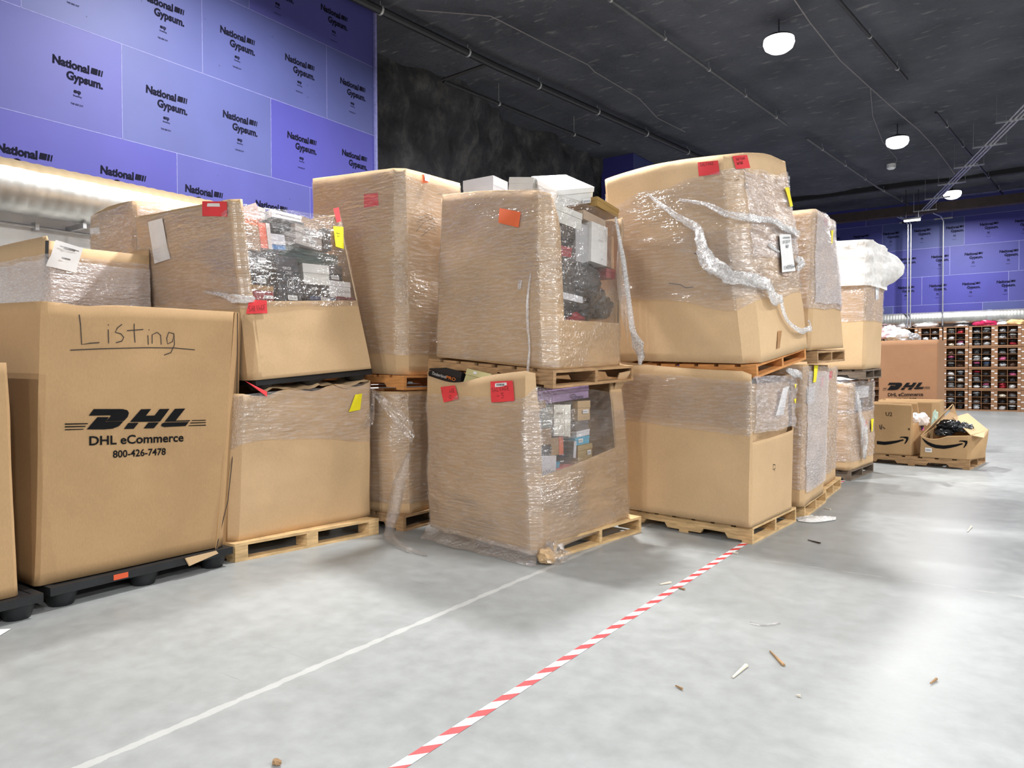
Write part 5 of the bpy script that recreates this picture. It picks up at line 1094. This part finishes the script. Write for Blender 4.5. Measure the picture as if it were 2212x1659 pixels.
SB.pen(0, [sm], .02, INK, .006, 'printed_logo'); SB.polys(0, [ar], INK, .006)
SB.sticker(0, [(1998.5, 966.5), (2013, 968), (2013, 977), (1998.5, 976)], WHITE_P, .006, 'shipping_label'); SB.sticker(0, [(2000.5, 970), (2011, 971), (2011, 974), (2000.5, 973.5)], GREY_P, .012, 'barcode'); SB.floor_in(.35)
def flap(g, pts, m=CARD_DHL, name='flap'):
    o = mesh(name, pts, [tuple(range(len(pts)))], m, g.root, False); md = o.modifiers.new('t', 'SOLIDIFY'); md.thickness = .010; md.offset = 0
a, b = SB.T[0], SB.T[3]
flap(SB, [a, b, on_y(2046, 884, 13.75), on_y(2058, 873, 13.72), on_y(2052, 879, 13.45)], CARD_IN)
flap(SB, [SB.T[3], SB.T[2], on_y(2068, 900, 13.85), on_y(2060, 873, 13.80), on_y(2052, 890, 13.8)], CARD_PALE)
flap(SB, [SB.T[2], SB.T[1]+V((.02, 0, 0)), on_y(2125, 946, 13.1), on_y(2136, 926, 13.5)], CARD_PALE)
flap(SB, [SB.T[1]+V((.0, 0, .005)), SB.T[2], on_y(2090, 893, 13.9), on_y(2058, 902, 13.55)], CARD_PALE)
SG = 'bags in the open low carton'
for i, (px, py, Y, r, m, lab) in enumerate(((2052, 922, 13.45, (.17, .14, .11), BAG_BLACK, 'shiny black plastic bag in the open low carton'), (2040, 935, 13.35, (.13, .10, .06), BAG_BLACK, 'small black bag slumped over the front edge of the low carton'), (2082, 925, 13.45, (.13, .13, .09), BAG_GREY, 'dark grey bag under the right flap of the low carton'))):
    vs, fs = blob(on_y(px, py, Y), r, i+21, .35, 2.6, 4); solo('plastic_bag', lab, 'plastic bag', vs, fs, m, SG)
SG = 'bagged clothes in the standing carton'
for i, (px, py, r, m, lab) in enumerate(((1974, 905, (.10, .12, .10), LTW, 'white plastic bag at the open side of the standing carton'), (1990, 908, (.12, .1, .12), LTW, 'white bag with dark print right of the standing carton'), (1988, 916, (.05, .07, .13), mat('plum_cloth', lin(74, 54, 92), .6), 'plum dark bag among the white bags at the far cartons'),
        (1986, 926, (.07, .06, .04), mat('pink_cloth', lin(238, 110, 190), .6), 'bright pink bag at the standing carton'), (2020, 897, (.07, .06, .38), LTG, 'pale green translucent bag behind the raised flap'))):
    dz = V((0, 0, .33)) if 'green' in lab else V()
    vs, fs = blob(on_y(px, py, 13.62+.1*i)-dz, r, i+31, .35, 2.6, 3); solo('clothes_bag', lab, 'bag', vs, fs, m, SG)

# ================================================================== cardboard cubby shelves at the far wall
SHY = 32.0
def carton_proto():
    t = thing('cubby_carton', '', 'cubby carton', (0, 0, 0), 'cubby cartons at the far wall')
    w, h, d, f = .80, .775, .45, .10
    mb = MB(); mb.box((0, 0, 0), (f, d, h)); mb.box((w-f, 0, 0), (w, d, h)); mb.box((f, 0, 0), (w-f, d, .05)); mb.box((f, 0, h-.03), (w-f, d, h)); mb.box((f, d-.02, .05), (w-f, d, h-.03)); mb.obj('carton_frame', CARD_RED, t, False)
    mb = MB(); mb.box((w/2-.006, .01, .05), (w/2+.006, d-.02, h-.03))
    for z in (.05+.695/3, .05+2*.695/3): mb.box((f, .012, z-.005), (w/2-.006, d-.02, z+.005)); mb.box((w/2+.006, .012, z-.005), (w-f, d-.02, z+.005))
    mb.obj('divider', CARD_RED, t, False)
    for x0, zs in ((.0, (.10, .33, .58)), (w-f, (.18, .42, .66))):
        mb = MB()
        for z in zs: mb.box((x0+.004, -.004, z), (x0+f-.004, -.001, z+.035))
        mb.obj('white_tape', WHITE_P, t, False)
    return t
cp = carton_proto(); first = True
rown = ['bottom', 'second-lowest', 'second-highest', 'top']; celln = [['lower left', 'lower right'], ['middle left', 'middle right'], ['upper left', 'upper right']]
xs = [-5.50, -4.69, -3.87, -3.051, -2.212, -1.393, -.595, .212]
coln = ['eighth', 'seventh', 'sixth', 'fifth', 'fourth', 'third', 'second', 'first']
SHOE = {'black': (.016, .016, .018), 'charcoal': (.05, .05, .055), 'grey': (.22, .22, .23), 'white': (.70, .70, .69), 'cream': (.60, .55, .44), 'red': (.45, .03, .05), 'pink': (.62, .14, .30), 'brown': (.09, .05, .035), 'blue': (.10, .18, .34), 'silver': (.45, .46, .48)}
SM = {c: mat('bagged_'+c, v, .25, var=.45, scale=7, bump=.9, bscale=9) for c, v in SHOE.items()}
SMESH = []
for i in range(6):
    v, f = blob((0, 0, 0), (1, 1, 1), i+41, .42, 2.3, 3, .35); me = bpy.data.meshes.new('bagged_shoes'); me.from_pydata([tuple(p) for p in v], [], f); me.polygons.foreach_set('use_smooth', [True]*len(f)); me.materials.append(SM['black']); SMESH.append(me)
rs = random.Random(5)
for ci, x in enumerate(xs):
    for ri in range(4):
        if first: c = cp; first = False
        else: c = copy_tree(cp)
        z0 = ri*.79; c.location = (x, SHY, z0); ORG[c] = V(c.location)
        c['label'] = 'cardboard cubby carton, %s row, %s column from the right' % (rown[ri], coln[ci])
        if ci < 3 and ri < 3: continue
        for rr in range(3):
            for cc in range(2):
                for kk in range(2 if rs.random() < .55 else 1):
                    colr = rs.choice(['black']*6+['charcoal']*5+['grey']*4+['silver']*3+['white']*3+['brown']*2+['cream', 'red', 'pink', 'blue'])
                    o = bpy.data.objects.new('bagged_shoes', rs.choice(SMESH)); COL.objects.link(o)
                    hz = rs.uniform(.060, .085) if kk == 0 else .045; hx = rs.uniform(.12, .138)
                    zz = z0+.056+rr*.695/3+(hz*.66 if kk == 0 else .14)
                    o.location = (x+.10+.15+cc*.30-.003+rs.uniform(-.008, .008), SHY+.17+rs.uniform(-.02, .03), zz); o.scale = (hx*.88, .14, hz); ORG[o] = V(o.location)
                    o.material_slots[0].link = 'OBJECT'; o.material_slots[0].material = SM[colr]
                    tag(o, '%s bagged shoes%s, %s cubby, %s row, %s column from right' % (colr, ' on top' if kk else '', celln[rr][cc], rown[ri], coln[ci]), 'bagged shoes', 'bagged shoes in the far cubbies')
for i, (px, w, h, m, lab) in enumerate(((1908, .35, .06, LTP, 'pale pink flat bag on top of the far shelves at the left'), (1952, .26, .13, LTW, 'white crumpled bag on top of the far shelves by the conduit pair'), (2000, .42, .14, LTW, 'big white pillow bag on top of the far shelves'),
        (2130, .40, .16, mat('crimson_bag', lin(190, 40, 90), .3, bump=.6, bscale=12), 'crimson pink bag on top of the far shelves'), (2165, .20, .09, LTW, 'small silver white bag between the crimson and the yellow bag'), (2194, .36, .17, mat('yellow_bag', lin(240, 206, 150), .35, bump=.4), 'pale yellow bag on top of the far shelves at the right'), (2078, .22, .04, LTW, 'thin white bag lying flat on the middle of the far shelves'))):
    p = on_y(px, 700, 32.2); vs, fs = blob((p.x, 32.2, 3.16+h*.6), (w, .16, h), i+51, .3, 2.2, 3, .4); solo('clothes_bag', lab, 'bag', vs, fs, m, 'bags on top of the far shelves')

# ================================================================== floor tape and litter
RED_T = mat('red_tape', lin(222, 62, 66), .45, var=.08); WHT_T = mat('white_tape_film', (.78, .78, .78), .45, var=.05)
def tape(y0, y1, xoff, label):
    vs, fs, mi = [], [], []; y = 2.144-.1915*6
    while y < y1:
        if y > y0:
            for a, b, m in ((y, y+.0895, 0), (y+.0895, y+.1915, 1)):
                k0 = len(vs); x0, x1 = -1.998+xoff, -1.942+xoff
                vs.extend([(x0, a, .0022), (x1, a+.068, .0022), (x1, b+.068, .0022), (x0, b, .0022)]); fs.append((k0, k0+1, k0+2, k0+3)); mi.append(m)
        y += .1915
    o = solo('floor_tape', label, 'floor tape', vs, fs, [RED_T, WHT_T], smooth=False, base=V((-1.97, y0, 0))); o.data.polygons.foreach_set('material_index', mi)
tape(.9, 6.5, 0., 'long red and white striped marking tape running across the grey floor')
tape(9.0, 10.9, .02, 'short far piece of red and white striped tape beyond the narrow stack')
SPL = mat('wood_splinter', lin(150, 120, 86), .8, var=.3); SPD = mat('dark_splinter', lin(60, 48, 40), .8); SPW = mat('pale_splinter', lin(214, 204, 186), .8)
for a, b, w, m, lab in (((1745, 1167), (1772, 1174), .022, SPD, 'dark wood splinter on the floor right of the notched pallet'), ((1663, 1407), (1693, 1438), .020, SPL, 'brown splinter with a dark tip on the open floor'),
        ((1583, 1464), (1612, 1438), .022, SPW, 'pale frayed splinter on the open floor'), ((1426, 1263), (1449, 1259), .02, SPW, 'pale splinter just left of the striped tape'), ((1464, 1270), (1479, 1274), .018, SPL, 'small splinter lying across the striped tape'),
        ((1580, 1194), (1594, 1196), .018, SPW, 'tiny splinter on the tape near the notched pallet'), ((2090, 1149), (2098, 1138), .02, SPW, 'pale chip on the floor far right'), ((2010, 1477), (2023, 1468), .012, SPL, 'short splinter near the bright floor reflection'),
        ((1459, 1482), (1474, 1490), .010, SPL, 'thin sliver right of the tape in the foreground'), ((1780, 1098), (1794, 1101), .02, SPW, 'pale chip on the floor by the narrow stack'), ((1720, 1503), (1729, 1505), .014, SPW, 'small white chip in the foreground right of the tape')):
    A, B = on_z(*a, .004), on_z(*b, .004); d = (B-A).normalized().cross(V((0, 0, 1)))*w/2; mb = MB()
    mb.hexa([A-d*.4, A+d*.3, B+d, B-d, A-d*.3+V((0, 0, .006)), A+d*.2+V((0, 0, .006)), B+d*.8+V((0, 0, .010)), B-d*.6+V((0, 0, .010))]); mb.solo('wood_splinter', lab, 'splinter', m, 'splinters and chips on the floor', smooth=False)
P = [on_z(x, y, 0) for x, y in ((1715, 1117), (1765, 1116), (1806, 1118), (1806, 1124), (1765, 1133), (1725, 1127))]
vs, fs = grid(14, 8, lambda u, v: P[0].lerp(P[2], u).lerp(P[5].lerp(P[3], u), v)+V((0, 0, .008+.05*math.sin(math.pi*u)*math.sin(math.pi*v)*(.5+abs(nz((u*4, v*3, 0), 1.5)))))+V((0, -.12*math.sin(math.pi*u)*v, 0)))
solo('plastic_scrap', 'crumpled clear plastic sheet on the floor right of the clean box pallet', 'plastic scrap', vs, [tuple(f) for f in fs], BAG_WHITE, uv=[(p.x*2, p.y*3) for p in vs], angle=80)
P = [on_z(x, y, .004) for x, y in ((-14, 1361), (23, 1359), (0, 1373), (-30, 1375))]
mb = MB(); mb.hexa([p for p in reversed(P)]+[p+V((0, 0, .003)) for p in reversed(P)]); mb.solo('paper_scrap', 'white paper scrap on the floor at the left picture edge', 'paper', WHITE_P, smooth=False)
vs, fs = blob(on_z(598, 1646, .012), (.022, .014, .012), 3, .4); solo('lint_scrap', 'small grey crumb on the floor at the bottom of the picture', 'scrap', vs, fs, SPL)
vs, fs = grid(10, 3, lambda u, v: on_z(1620+66*u, 1347+6*math.sin(3*u)-5*v, .004+.006*math.sin(8*u)*math.sin(3*v)**2))
solo('film_scrap', 'thin clear film strip lying on the open floor', 'plastic scrap', vs, fs, FILM_LOOSE, uv=[(p.x*2, p.y*2) for p in vs], angle=80)

# assumed second-row box, added to block light and view through the gap
HB = Gay('gaylord_box', 'added box closing the dark gap between the centre and right stacks', [(-4.8, 7.0, 0), (-3.5, 7.0, 0), (-3.5, 8.2, 0), (-4.8, 8.2, 0)],
         [(-4.8, 7.0, 2.7), (-3.5, 7.0, 2.7), (-3.5, 8.2, 2.7), (-4.8, 8.2, 2.7)], (.03,)*4, .01, None, 99, .008, CARD)
HB.floor_in(.9)
